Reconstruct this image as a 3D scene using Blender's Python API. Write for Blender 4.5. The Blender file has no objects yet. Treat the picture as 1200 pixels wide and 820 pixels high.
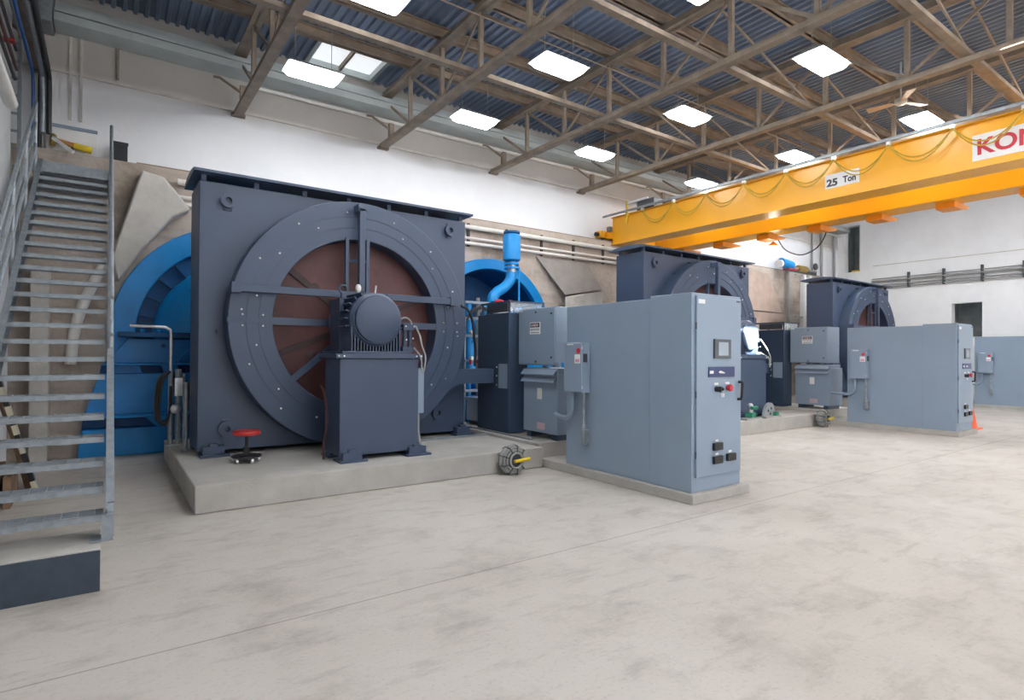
import bpy, bmesh, math, random
from mathutils import Vector, Matrix
from mathutils.geometry import tessellate_polygon
random.seed(7)
C = bpy.context.scene.collection
PI = math.pi
sin, cos, R = math.sin, math.cos, math.radians

# ------------------------------------------------------------------ materials
def mat(name, col, rough=0.5, metal=0.0, var=0.12, scale=3.0, bump=0.0, bscale=40.0, spec=0.5, dark=None, tint=None):
    m = bpy.data.materials.new(name); m.use_nodes = True
    nt = m.node_tree; b = nt.nodes['Principled BSDF']
    b.inputs['Roughness'].default_value = rough
    b.inputs['Metallic'].default_value = metal
    b.inputs['Specular IOR Level'].default_value = spec
    tc = nt.nodes.new('ShaderNodeTexCoord')
    n = nt.nodes.new('ShaderNodeTexNoise'); n.inputs['Scale'].default_value = scale
    n.inputs['Detail'].default_value = 6; n.inputs['Roughness'].default_value = 0.6
    nt.links.new(tc.outputs['Object'], n.inputs['Vector'])
    r = nt.nodes.new('ShaderNodeValToRGB')
    c = Vector(col)
    lo = dark if dark else tuple(c * (1 - var)); hi = tint if tint else tuple(c * (1 + var))
    r.color_ramp.elements[0].position = 0.3; r.color_ramp.elements[1].position = 0.7
    r.color_ramp.elements[0].color = (*lo, 1); r.color_ramp.elements[1].color = (*[min(1, v) for v in hi], 1)
    nt.links.new(n.outputs['Fac'], r.inputs['Fac'])
    nt.links.new(r.outputs['Color'], b.inputs['Base Color'])
    if bump:
        n2 = nt.nodes.new('ShaderNodeTexNoise'); n2.inputs['Scale'].default_value = bscale; n2.inputs['Detail'].default_value = 5
        nt.links.new(tc.outputs['Object'], n2.inputs['Vector'])
        bp = nt.nodes.new('ShaderNodeBump'); bp.inputs['Strength'].default_value = bump; bp.inputs['Distance'].default_value = 0.02
        nt.links.new(n2.outputs['Fac'], bp.inputs['Height']); nt.links.new(bp.outputs['Normal'], b.inputs['Normal'])
    return m

def emis(name, col, s):
    m = bpy.data.materials.new(name); m.use_nodes = True
    b = m.node_tree.nodes['Principled BSDF']
    b.inputs['Base Color'].default_value = (.8, .8, .8, 1)
    b.inputs['Emission Color'].default_value = (*col, 1); b.inputs['Emission Strength'].default_value = s
    return m

M = {}
M['slate'] = mat('slate paint', (.043, .066, .118), .42, var=.05, scale=1.5)
M['slate_dark'] = mat('dark slate paint', (.034, .056, .098), .42, var=.06)
M['cab'] = mat('grey enamel', (.240, .310, .400), .38, var=.035, scale=1.2)
M['cab_dark'] = mat('dark gap', (.05, .055, .06), .6)
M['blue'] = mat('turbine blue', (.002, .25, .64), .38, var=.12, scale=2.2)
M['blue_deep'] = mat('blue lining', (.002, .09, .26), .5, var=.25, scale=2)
M['yellow'] = mat('crane yellow', (.86, .41, .014), .3, var=.05, scale=1)
M['orange'] = mat('crane orange', (.80, .28, .012), .45, var=.06)
M['galv'] = mat('galvanised steel', (.29, .325, .355), .45, .5, var=.18, scale=14)
M['steel'] = mat('bright steel', (.62, .63, .64), .3, .85, var=.1, scale=10)
M['alu'] = mat('pale tray metal', (.52, .57, .57), .5, .3, var=.1, scale=2)
M['brown'] = mat('brown steel primer', (.25, .20, .155), .6, var=.28, scale=4)
M['purlin'] = mat('tan steel primer', (.29, .225, .17), .6, var=.25, scale=3)
M['rust'] = mat('red oxide', (.092, .030, .030), .55, var=.3, scale=2.5)
M['rust_dark'] = mat('dark red oxide', (.045, .022, .023), .6, var=.3, scale=3)
M['white'] = mat('white paint', (.78, .78, .77), .5, var=.04)
M['pipewhite'] = mat('white pipe paint', (.72, .70, .66), .4, var=.08, scale=5)
M['black'] = mat('black plastic', (.012, .013, .016), .4)
M['red'] = mat('red vinyl', (.45, .028, .028), .4)
M['redsign'] = mat('red print', (.55, .03, .05), .5)
M['navy'] = mat('navy plate', (.018, .035, .13), .35)
M['screen'] = mat('screen glass', (.33, .40, .47), .2)
M['bezel'] = mat('grey bezel', (.075, .085, .10), .4)
M['cone'] = mat('orange rubber', (.85, .13, .045), .5)
M['wood'] = mat('old timber', (.20, .125, .075), .75, var=.4, scale=6)
M['paleboard'] = mat('pale board', (.60, .55, .42), .7, var=.15)
M['tan'] = mat('tan wood', (.42, .20, .06), .55)
M['ochre'] = mat('yellow plastic', (.75, .55, .03), .4)
M['green'] = mat('green paint', (.02, .20, .11), .4)
M['brass'] = mat('brass', (.55, .38, .12), .35, .8)
M['cable'] = mat('black cable', (.02, .022, .026), .5)
M['cablegrey'] = mat('grey cable', (.30, .30, .29), .5)
M['bluecable'] = mat('blue cable', (.02, .10, .36), .4)
M['bolt'] = mat('zinc bolt', (.80, .80, .78), .3, .6)
M['festoon'] = mat('festoon cable', (.50, .33, .03), .5)
M['fan'] = mat('fan blade', (.55, .42, .31), .5)
M['padc'] = mat('pad concrete', (.40, .385, .36), .75, var=.13, scale=2.2, bump=.25, bscale=30)
M['plinthblue'] = mat('slate blue paint worn', (.034, .050, .075), .6, var=.25, scale=7)
M['gusset'] = mat('pale concrete', (.56, .53, .49), .8, var=.14, scale=3, bump=.3, bscale=25)
M['slab'] = mat('grey concrete slab', (.30, .275, .26), .8, var=.12, scale=3, bump=.2, bscale=25)
M['slab_brownlit'] = mat('slab with brown light painted in', (.47, .36, .30), .8, var=.12, scale=3)  # concrete with the brownish light on it put into its colour
M['lamp'] = emis('lamp diffuser', (.97, .985, 1.0), 35.0)
M['bulb'] = emis('crane lamp glow', (1.0, .93, .84), 25.0)
M['skyl'] = emis('skylight daylight', (.93, .97, 1.0), .62)
M['window_fill'] = emis('added window fill light', (.95, .98, 1.0), 1.6)  # glow of the unseen windows added behind the camera
M['glassy'] = mat('clear cover', (.30, .35, .38), .15, var=.1, scale=6)

def glassmat():
    m = bpy.data.materials.new('clear guard'); m.use_nodes = True
    b = m.node_tree.nodes['Principled BSDF']
    b.inputs['Base Color'].default_value = (.80, .86, .90, 1); b.inputs['Roughness'].default_value = .08
    b.inputs['Alpha'].default_value = .28
    return m
M['clear'] = glassmat()

def wallmat(name, base, warm, zsplit=None, stain=.10):
    """painted concrete: broad stains, fine pits, and (zsplit) an unpainted beige band above a given height"""
    m = bpy.data.materials.new(name); m.use_nodes = True
    nt = m.node_tree; b = nt.nodes['Principled BSDF']; b.inputs['Roughness'].default_value = .8
    geo = nt.nodes.new('ShaderNodeNewGeometry')
    n = nt.nodes.new('ShaderNodeTexNoise'); n.inputs['Scale'].default_value = .8; n.inputs['Detail'].default_value = 8; n.inputs['Roughness'].default_value = .65
    nt.links.new(geo.outputs['Position'], n.inputs['Vector'])
    r = nt.nodes.new('ShaderNodeValToRGB')
    r.color_ramp.elements[0].position = .28; r.color_ramp.elements[1].position = .66
    r.color_ramp.elements[0].color = (*[v * (1 - stain) for v in base], 1); r.color_ramp.elements[1].color = (*base, 1)
    nt.links.new(n.outputs['Fac'], r.inputs['Fac'])
    out = r.outputs['Color']
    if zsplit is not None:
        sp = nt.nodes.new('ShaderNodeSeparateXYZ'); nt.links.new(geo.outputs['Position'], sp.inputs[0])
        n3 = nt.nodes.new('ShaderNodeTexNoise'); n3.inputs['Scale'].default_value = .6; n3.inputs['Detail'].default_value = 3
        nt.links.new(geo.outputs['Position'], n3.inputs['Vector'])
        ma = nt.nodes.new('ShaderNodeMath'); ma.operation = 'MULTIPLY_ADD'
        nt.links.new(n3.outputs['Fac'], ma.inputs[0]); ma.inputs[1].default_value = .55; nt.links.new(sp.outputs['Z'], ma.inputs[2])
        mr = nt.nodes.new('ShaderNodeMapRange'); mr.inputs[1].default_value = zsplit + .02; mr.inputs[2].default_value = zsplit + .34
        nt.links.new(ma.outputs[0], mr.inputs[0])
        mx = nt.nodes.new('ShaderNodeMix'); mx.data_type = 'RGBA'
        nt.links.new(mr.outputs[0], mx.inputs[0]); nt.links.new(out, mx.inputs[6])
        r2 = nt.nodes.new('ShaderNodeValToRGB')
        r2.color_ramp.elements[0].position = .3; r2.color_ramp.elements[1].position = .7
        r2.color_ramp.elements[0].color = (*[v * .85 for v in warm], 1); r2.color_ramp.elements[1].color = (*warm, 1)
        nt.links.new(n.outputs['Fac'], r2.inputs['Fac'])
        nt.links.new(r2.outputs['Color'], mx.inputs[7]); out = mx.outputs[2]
    nt.links.new(out, b.inputs['Base Color'])
    n2 = nt.nodes.new('ShaderNodeTexNoise'); n2.inputs['Scale'].default_value = 18; n2.inputs['Detail'].default_value = 6
    nt.links.new(geo.outputs['Position'], n2.inputs['Vector'])
    bp = nt.nodes.new('ShaderNodeBump'); bp.inputs['Strength'].default_value = .2; bp.inputs['Distance'].default_value = .02
    nt.links.new(n2.outputs['Fac'], bp.inputs['Height']); nt.links.new(bp.outputs['Normal'], b.inputs['Normal'])
    return m
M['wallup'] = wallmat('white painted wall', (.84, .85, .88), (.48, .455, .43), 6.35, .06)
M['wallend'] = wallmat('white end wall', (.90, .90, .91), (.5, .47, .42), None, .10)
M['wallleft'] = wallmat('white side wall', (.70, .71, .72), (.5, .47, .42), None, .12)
M['niche'] = wallmat('grey niche', (.42, .46, .46), (.3, .3, .3), None, .80)

def rawwall():
    """board-marked raw concrete with rust stains and pour lines"""
    m = bpy.data.materials.new('raw concrete wall'); m.use_nodes = True
    nt = m.node_tree; b = nt.nodes['Principled BSDF']; b.inputs['Roughness'].default_value = .85
    geo = nt.nodes.new('ShaderNodeNewGeometry')
    n = nt.nodes.new('ShaderNodeTexNoise'); n.inputs['Scale'].default_value = 1.1; n.inputs['Detail'].default_value = 9; n.inputs['Roughness'].default_value = .68
    nt.links.new(geo.outputs['Position'], n.inputs['Vector'])
    r = nt.nodes.new('ShaderNodeValToRGB')
    e = r.color_ramp.elements; e[0].position = .30; e[0].color = (.30, .235, .185, 1); e[1].position = .68; e[1].color = (.56, .49, .435, 1)
    x = e.new(.48); x.color = (.47, .40, .345, 1)
    nt.links.new(n.outputs['Fac'], r.inputs['Fac'])
    mp = nt.nodes.new('ShaderNodeMapping'); mp.inputs['Scale'].default_value = (.15, .15, 1.6)
    nt.links.new(geo.outputs['Position'], mp.inputs[0])
    w = nt.nodes.new('ShaderNodeTexNoise'); w.inputs['Scale'].default_value = 2.0; w.inputs['Detail'].default_value = 5
    nt.links.new(mp.outputs[0], w.inputs['Vector'])
    r2 = nt.nodes.new('ShaderNodeValToRGB'); r2.color_ramp.elements[0].position = .36; r2.color_ramp.elements[1].position = .52
    r2.color_ramp.elements[0].color = (.72, .70, .68, 1); r2.color_ramp.elements[1].color = (1, 1, 1, 1)
    nt.links.new(w.outputs['Fac'], r2.inputs['Fac'])
    mx = nt.nodes.new('ShaderNodeMix'); mx.data_type = 'RGBA'; mx.blend_type = 'MULTIPLY'; mx.inputs[0].default_value = .8
    nt.links.new(r.outputs['Color'], mx.inputs[6]); nt.links.new(r2.outputs['Color'], mx.inputs[7])
    nt.links.new(mx.outputs[2], b.inputs['Base Color'])
    n2 = nt.nodes.new('ShaderNodeTexNoise'); n2.inputs['Scale'].default_value = 9; n2.inputs['Detail'].default_value = 8
    nt.links.new(geo.outputs['Position'], n2.inputs['Vector'])
    bp = nt.nodes.new('ShaderNodeBump'); bp.inputs['Strength'].default_value = .45; bp.inputs['Distance'].default_value = .04
    nt.links.new(n2.outputs['Fac'], bp.inputs['Height']); nt.links.new(bp.outputs['Normal'], b.inputs['Normal'])
    return m
M['raw'] = rawwall()

def floormat():
    m = bpy.data.materials.new('trowelled concrete floor'); m.use_nodes = True
    nt = m.node_tree; b = nt.nodes['Principled BSDF']
    geo = nt.nodes.new('ShaderNodeNewGeometry')
    def noise(s, d, ro, vec=None):
        n = nt.nodes.new('ShaderNodeTexNoise'); n.inputs['Scale'].default_value = s; n.inputs['Detail'].default_value = d; n.inputs['Roughness'].default_value = ro
        nt.links.new(vec or geo.outputs['Position'], n.inputs['Vector']); return n
    def ramp(src, p0, c0, p1, c1):
        r = nt.nodes.new('ShaderNodeValToRGB'); e = r.color_ramp.elements
        e[0].position = p0; e[0].color = (*c0, 1); e[1].position = p1; e[1].color = (*c1, 1)
        nt.links.new(src, r.inputs['Fac']); return r.outputs['Color']
    def mul(a, c, f=1.0):
        x = nt.nodes.new('ShaderNodeMix'); x.data_type = 'RGBA'; x.blend_type = 'MULTIPLY'; x.inputs[0].default_value = f
        nt.links.new(a, x.inputs[6]); nt.links.new(c, x.inputs[7]); return x.outputs[2]
    base = ramp(noise(.45, 6, .6).outputs['Fac'], .32, (.43, .395, .355), .68, (.525, .49, .45))
    blot = ramp(noise(1.7, 9, .7).outputs['Fac'], .34, (.80, .79, .78), .50, (1, 1, 1))
    mp = nt.nodes.new('ShaderNodeMapping'); mp.inputs['Scale'].default_value = (1.0, 3.2, 1); mp.inputs['Rotation'].default_value = (0, 0, .5)
    nt.links.new(geo.outputs['Position'], mp.inputs[0])
    streak = ramp(noise(1.5, 8, .7, mp.outputs[0]).outputs['Fac'], .36, (.84, .83, .82), .47, (1, 1, 1))
    speck = ramp(noise(38, 3, .5).outputs['Fac'], .33, (.90, .90, .90), .45, (1, 1, 1))
    col = mul(mul(mul(base, blot), streak), speck)
    sp = nt.nodes.new('ShaderNodeSeparateXYZ'); nt.links.new(geo.outputs['Position'], sp.inputs[0])
    def joint(axis, at, half):
        s = nt.nodes.new('ShaderNodeMath'); s.operation = 'SUBTRACT'; nt.links.new(sp.outputs[axis], s.inputs[0]); s.inputs[1].default_value = at
        a = nt.nodes.new('ShaderNodeMath'); a.operation = 'ABSOLUTE'; nt.links.new(s.outputs[0], a.inputs[0])
        g = nt.nodes.new('ShaderNodeMath'); g.operation = 'GREATER_THAN'; nt.links.new(a.outputs[0], g.inputs[0]); g.inputs[1].default_value = half
        return ramp(g.outputs[0], 0, (.62, .60, .58), 1, (1, 1, 1))
    col = mul(col, joint('Y', 3.815, .007))
    nt.links.new(col, b.inputs['Base Color'])
    rr = ramp(noise(1.2, 5, .6).outputs['Fac'], .3, (.38,) * 3, .7, (.6,) * 3)
    nt.links.new(rr, b.inputs['Roughness'])
    b.inputs['Specular IOR Level'].default_value = .35
    return m
M['floor'] = floormat()
M['deck'] = mat('steel deck', (.185, .24, .34), .5, var=.10, scale=.7)

# ------------------------------------------------------------------ mesh builder
class MB:
    def __init__(s): s.bm = bmesh.new()
    def face(s, vs):
        try: return s.bm.faces.new(vs)
        except ValueError: return None
    def box(s, x0, x1, y0, y1, z0, z1):
        v = [s.bm.verts.new((x, y, z)) for z in (z0, z1) for x, y in ((x0, y0), (x1, y0), (x1, y1), (x0, y1))]
        for f in ((3, 2, 1, 0), (4, 5, 6, 7), (0, 1, 5, 4), (1, 2, 6, 5), (2, 3, 7, 6), (3, 0, 4, 7)): s.face([v[i] for i in f])
        return s
    def bar(s, p0, p1, w, h, up=(0, 0, 1)):
        """rectangular bar from p0 to p1, w across, h along up"""
        p0, p1 = Vector(p0), Vector(p1); d = (p1 - p0).normalized(); u = Vector(up)
        if abs(d.dot(u)) > .98: u = Vector((0, 1, 0))
        side = d.cross(u).normalized(); u = side.cross(d).normalized()
        v = []
        for p in (p0, p1):
            for a, b in ((-1, -1), (1, -1), (1, 1), (-1, 1)): v.append(s.bm.verts.new(p + side * a * w / 2 + u * b * h / 2))
        for f in ((0, 1, 2, 3), (7, 6, 5, 4), (0, 4, 5, 1), (1, 5, 6, 2), (2, 6, 7, 3), (3, 7, 4, 0)): s.face([v[i] for i in f])
        return s
    def tube(s, pts, r, n=10, cap=True, closed=False):
        pts = [Vector(p) for p in pts]; rings = []; L = len(pts); prev = None
        for i, p in enumerate(pts):
            if closed: d = (pts[(i + 1) % L] - pts[i - 1]).normalized()
            elif i == 0: d = (pts[1] - p).normalized()
            elif i == L - 1: d = (p - pts[-2]).normalized()
            else: d = ((pts[i + 1] - p).normalized() + (p - pts[i - 1]).normalized()).normalized()
            if prev is None:
                a = Vector((0, 0, 1)) if abs(d.z) < .9 else Vector((1, 0, 0))
                u = d.cross(a).normalized()
            else:
                u = (prev - d * prev.dot(d)).normalized()
            prev = u; w = d.cross(u)
            rr = r[i] if isinstance(r, (list, tuple)) else r
            rings.append([s.bm.verts.new(p + (u * cos(2 * PI * k / n) + w * sin(2 * PI * k / n)) * rr) for k in range(n)])
        m = L if closed else L - 1
        for i in range(m):
            A, B = rings[i], rings[(i + 1) % L]
            for k in range(n): s.face([A[k], A[(k + 1) % n], B[(k + 1) % n], B[k]])
        if cap and not closed: s.face(rings[0][::-1]); s.face(rings[-1])
        return s
    def cyl(s, p0, p1, r, n=20): return s.tube([p0, p1], r, n)
    def lathe(s, c, axis, prof, n=48, cap=True):
        """prof = [(radius, distance along axis)]"""
        c, ax = Vector(c), Vector(axis).normalized()
        a = Vector((0, 0, 1)) if abs(ax.z) < .9 else Vector((1, 0, 0))
        u = ax.cross(a).normalized(); w = ax.cross(u)
        rings = [[s.bm.verts.new(c + ax * h + (u * cos(2 * PI * k / n) + w * sin(2 * PI * k / n)) * r) for k in range(n)] for r, h in prof]
        for A, B in zip(rings, rings[1:]):
            for k in range(n): s.face([A[k], A[(k + 1) % n], B[(k + 1) % n], B[k]])
        if cap: s.face(rings[0][::-1]); s.face(rings[-1])
        return s
    def ring(s, c, axis, r0, r1, depth, n=64):
        c, ax = Vector(c), Vector(axis).normalized()
        a = Vector((0, 0, 1)) if abs(ax.z) < .9 else Vector((1, 0, 0))
        u = ax.cross(a).normalized(); w = ax.cross(u)
        rs = [[s.bm.verts.new(c + ax * h + (u * cos(2 * PI * k / n) + w * sin(2 * PI * k / n)) * r) for k in range(n)] for r, h in ((r0, 0), (r1, 0), (r1, depth), (r0, depth))]
        for i in range(4):
            A, B = rs[i], rs[(i + 1) % 4]
            for k in range(n): s.face([A[k], A[(k + 1) % n], B[(k + 1) % n], B[k]])
        return s
    def prism(s, poly, vec):
        """extrude a planar polygon (list of 3-d points) along vec"""
        A = [s.bm.verts.new(p) for p in poly]; vec = Vector(vec); B = [s.bm.verts.new(Vector(p) + vec) for p in poly]
        s.face(A[::-1]); s.face(B); n = len(A)
        for i in range(n): s.face([A[i], A[(i + 1) % n], B[(i + 1) % n], B[i]])
        return s
    def sheet(s, loops, f):
        """flat sheet with holes; loops of 2-d points, f maps 2-d to 3-d"""
        tri = tessellate_polygon([[Vector((a, b, 0)) for a, b in l] for l in loops])
        flat = [p for l in loops for p in l]; v = [s.bm.verts.new(f(*p)) for p in flat]
        for t in tri: s.face([v[i] for i in t])
        return s
    def ball(s, c, r, sc=(1, 1, 1), n=20):
        m = Matrix.Translation(c) @ Matrix.Diagonal((r * sc[0], r * sc[1], r * sc[2], 1))
        bmesh.ops.create_uvsphere(s.bm, u_segments=n, v_segments=n // 2, radius=1, matrix=m); return s
    def build(s, name, m, parent=None, origin=None, bevel=0, ang=38):
        bmesh.ops.recalc_face_normals(s.bm, faces=s.bm.faces)
        o0 = Vector(origin) if origin is not None else (Vector(parent['o']) if parent is not None and 'o' in parent else Vector((0, 0, 0)))
        bmesh.ops.translate(s.bm, verts=s.bm.verts, vec=-o0)
        me = bpy.data.meshes.new(name); s.bm.to_mesh(me); s.bm.free()
        me.materials.append(m)
        me.polygons.foreach_set('use_smooth', [True] * len(me.polygons)); me.set_sharp_from_angle(angle=R(ang))
        o = bpy.data.objects.new(name, me); C.objects.link(o)
        if parent is not None:
            o.parent = parent; o['o'] = tuple(o0)
            if parent.get('o') is not None and tuple(parent['o']) != tuple(o0): o.location = o0 - Vector(parent['o'])
        else:
            o.location = o0; o['o'] = tuple(o0)
        if bevel:
            b = o.modifiers.new('edge', 'BEVEL'); b.width = bevel; b.segments = 2; b.limit_method = 'ANGLE'; b.angle_limit = R(40)
        return o

def tag(o, label, cat, group=None, kind=None):
    o['label'] = label; o['category'] = cat
    if group: o['group'] = group
    if kind: o['kind'] = kind
    return o
def thing(name, loc, label, cat, group=None):
    o = bpy.data.objects.new(name, None); C.objects.link(o); o.location = loc; o['o'] = tuple(loc); o.empty_display_size = .2
    return tag(o, label, cat, group)
def struct(o):
    o['kind'] = 'structure'; return o
def dup(root, off, label=None):
    def cp(o, par):
        c = o.copy(); C.objects.link(c)
        if par is not None: c.parent = par
        for ch in kids.get(o, []): cp(ch, c)
        return c
    kids = {}
    for o in C.objects:
        if o.parent is not None: kids.setdefault(o.parent, []).append(o)
    r = cp(root, None); r.location = root.location + Vector(off)
    if label: r['label'] = label
    return r
def copy_part(o, delta):
    c = o.copy(); C.objects.link(c); c.parent = o.parent; c.location = o.location + Vector(delta); return c

def lettering(txt, name, m, parent, corner, right, up, w, h, thick=.004, bold=.0):
    """raised lettering: corner = lower left, fitted to w x h"""
    cu = bpy.data.curves.new('t', 'FONT'); cu.body = txt; cu.size = 1; cu.offset = bold; cu.resolution_u = 4
    to = bpy.data.objects.new('t', cu); C.objects.link(to)
    dg = bpy.context.evaluated_depsgraph_get(); me = bpy.data.meshes.new_from_object(to.evaluated_get(dg))
    bpy.data.objects.remove(to); bpy.data.curves.remove(cu)
    xs = [v.co.x for v in me.vertices]; ys = [v.co.y for v in me.vertices]
    x0, x1, y0, y1 = min(xs), max(xs), min(ys), max(ys)
    bm = bmesh.new(); bm.from_mesh(me); bpy.data.meshes.remove(me)
    rt, u = Vector(right), Vector(up); n = rt.cross(u)
    for v in bm.verts:
        a = (v.co.x - x0) / (x1 - x0) * w; b = (v.co.y - y0) / (y1 - y0) * h
        v.co = Vector(corner) + rt * a + u * b
    g = bmesh.ops.extrude_face_region(bm, geom=bm.faces[:])
    bmesh.ops.translate(bm, verts=[e for e in g['geom'] if isinstance(e, bmesh.types.BMVert)], vec=n * thick)
    k = MB(); k.bm.free(); k.bm = bm
    return k.build(name, m, parent)

def arc(c, u, w, r, a0, a1, n=10):
    c, u, w = Vector(c), Vector(u), Vector(w)
    return [c + (u * cos(a0 + (a1 - a0) * i / n) + w * sin(a0 + (a1 - a0) * i / n)) * r for i in range(n + 1)]
def smooth(pts, n=6):
    """Catmull-Rom curve through the points"""
    p = [Vector(q) for q in pts]; p = [p[0] * 2 - p[1]] + p + [p[-1] * 2 - p[-2]]; out = []
    for i in range(1, len(p) - 2):
        for k in range(n):
            t = k / n; a, b, c, d = p[i - 1], p[i], p[i + 1], p[i + 2]
            out.append(.5 * ((2 * b) + (c - a) * t + (2 * a - 5 * b + 4 * c - d) * t * t + (3 * b - a - 3 * c + d) * t ** 3))
    return out + [p[-2]]
ORD = ['first', 'second', 'third', 'fourth', 'fifth', 'sixth', 'seventh', 'eighth', 'ninth', 'tenth', 'eleventh', 'twelfth', 'thirteenth']
NEGY = (0, -1, 0); UPZ = (0, 0, 1)

# ------------------------------------------------------------------ room shell
XL, XR, YF, YB, ZD = -1.15, 25.6, -6.0, 12.0, 7.62
YW = 11.70      # face of the lower raw concrete wall
LEDGE = 4.93
struct(MB().box(-1.9, 28.6, YF - .2, 14, -.2, 0).build('floor', M['floor']))
# lower wall with two round openings for the turbines
def circ(cx, cz, r, n=72): return [(cx + r * cos(2 * PI * k / n), cz + r * sin(2 * PI * k / n)) for k in range(n)]
T1 = (2.08, 1.97, 1.80); T2 = (7.62, 2.22, 1.58)
w = MB()
w.sheet([[(-1.9, 0), (XR + .2, 0), (XR + .2, LEDGE), (-1.9, LEDGE)], circ(*T1), circ(*T2)], lambda a, b: (a, YW, b))
w.sheet([[(-1.9, YW), (XR + .2, YW), (XR + .2, YB + .3), (-1.9, YB + .3)]], lambda a, b: (a, b, LEDGE))
struct(w.build('wall_lower', M['raw']))
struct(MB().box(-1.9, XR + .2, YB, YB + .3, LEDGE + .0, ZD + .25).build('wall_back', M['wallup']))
# left wall: near face, with a recess beyond
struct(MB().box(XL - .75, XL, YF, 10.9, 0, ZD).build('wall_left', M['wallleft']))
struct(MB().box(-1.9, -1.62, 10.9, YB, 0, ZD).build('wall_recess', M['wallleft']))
# end wall with two openings
op1 = [(11.10, 5.26), (11.72, 5.26), (11.72, 7.2), (11.10, 7.2)]
op2 = [(7.02, 2.45), (7.93, 2.45), (7.93, 3.70), (7.02, 3.70)]
w = MB().sheet([[(YF, 0), (YB + .2, 0), (YB + .2, ZD + .2), (YF, ZD + .2)], op1, op2], lambda a, b: (XR, a, b))
for o in (op1, op2):
    for i in range(4):
        a, b = o[i], o[(i + 1) % 4]; w.face([w.bm.verts.new((x, *p)) for x, p in ((XR, a), (XR, b), (XR + .35, b), (XR + .35, a))])
struct(w.build('wall_right', M['wallend']))
for i, o in enumerate((op1, op2)):
    ys = [p[0] for p in o]; zs = [p[1] for p in o]; g = .25
    y0, y1, z0, z1 = min(ys) - g, max(ys) + g, min(zs) - g, max(zs) + g
    n = MB(); X0, X1 = XR + .35, XR + 1.5
    P = lambda x, y, z: n.bm.verts.new((x, y, z))
    n.face([P(X1, y0, z0), P(X1, y1, z0), P(X1, y1, z1), P(X1, y0, z1)])
    n.face([P(X0, y0, z0), P(X1, y0, z0), P(X1, y0, z1), P(X0, y0, z1)]); n.face([P(X0, y1, z0), P(X1, y1, z0), P(X1, y1, z1), P(X0, y1, z1)])
    n.face([P(X0, y0, z0), P(X1, y0, z0), P(X1, y1, z0), P(X0, y1, z0)]); n.face([P(X0, y0, z1), P(X1, y0, z1), P(X1, y1, z1), P(X0, y1, z1)])
    struct(n.build('window_%d' % (i + 1), M['niche']))
# front wall behind the camera with unseen glowing windows added as soft fill light
w = MB(); loops = [[(XL - .7, 0), (XR + .2, 0), (XR + .2, ZD + .2), (XL - .7, ZD + .2)]]
fill_wins = [(1.0 + 4.2 * k, 3.6 + 4.2 * k) for k in range(6)]
for a, b in fill_wins: loops.append([(a, 1.2), (b, 1.2), (b, 5.6), (a, 5.6)])
struct(w.sheet(loops, lambda a, b: (a, YF, b)).build('wall_front', M['wallend']))
for i, (a, b) in enumerate(fill_wins):
    k = MB().box(a - .35, b + .35, YF - .14, YF - .1, .85, 5.95).build('window_%d' % (i + 4), M['window_fill']); struct(k)
# roof deck: trapezoidal steel sheet, ribs running front to back
prof = []; x = -1.9; P_ = .16
SKY = (10.74, 11.9); SUN_HOLE = (9.05, 10.05, .08, 1.22)  # second opening is unseen, added so sun reaches the middle motor
while x < XR + .2:
    prof += [(x, ZD), (x + .05, ZD), (x + .07, ZD + .05), (x + .14, ZD + .05)]; x += P_
def deckstrip(y0, y1, skip=None):
    prev = None
    for px, pz in prof:
        cur = (dk.bm.verts.new((px, y0, pz)), dk.bm.verts.new((px, y1, pz)))
        if prev and not (skip and px > skip[0] and pxp < skip[1]): dk.face([prev[0], cur[0], cur[1], prev[1]])
        prev = cur; pxp = px
dk = MB(); deckstrip(YF, SUN_HOLE[2]); deckstrip(SUN_HOLE[2], SUN_HOLE[3], SUN_HOLE[:2]); deckstrip(SUN_HOLE[3], SKY[0]); deckstrip(SKY[0], SKY[1], (3.30, 4.60)); deckstrip(SKY[1], YB)
struct(dk.build('ceiling', M['deck'], ang=10))
sk = struct(MB().box(3.27, 4.63, SKY[0] - .02, SKY[1] + .02, ZD + .12, ZD + .14).build('window_3', M['skyl']))
k = MB()
for a in ((3.22, 3.30, SKY[0] - .08, SKY[1] + .08), (4.60, 4.68, SKY[0] - .08, SKY[1] + .08), (3.30, 4.60, SKY[0] - .08, SKY[0]), (3.30, 4.60, SKY[1], SKY[1] + .08)): k.box(*a, ZD - .01, ZD + .15)
struct(k.build('trim_3', M['alu']))
MB().box(3.93, 3.98, SKY[0], SKY[1], ZD + .02, ZD + .11).build('glazing_bar', M['purlin'], sk, (0, 0, 0))
k = MB()
for a in ((SUN_HOLE[0] - .1, SUN_HOLE[0], SUN_HOLE[2] - .1, SUN_HOLE[3] + .1), (SUN_HOLE[1], SUN_HOLE[1] + .1, SUN_HOLE[2] - .1, SUN_HOLE[3] + .1), (SUN_HOLE[0], SUN_HOLE[1], SUN_HOLE[2] - .1, SUN_HOLE[2]), (SUN_HOLE[0], SUN_HOLE[1], SUN_HOLE[3], SUN_HOLE[3] + .1)): k.box(*a, ZD - .02, ZD + .25)
struct(k.build('trim_2', M['alu']))  # curb round the added sun opening
# ledge drip line on the back wall where the roof trusses land
struct(MB().box(-1.6, XR, YB - .035, YB, 6.30, 6.345).build('trim_1', M['gusset']))

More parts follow.
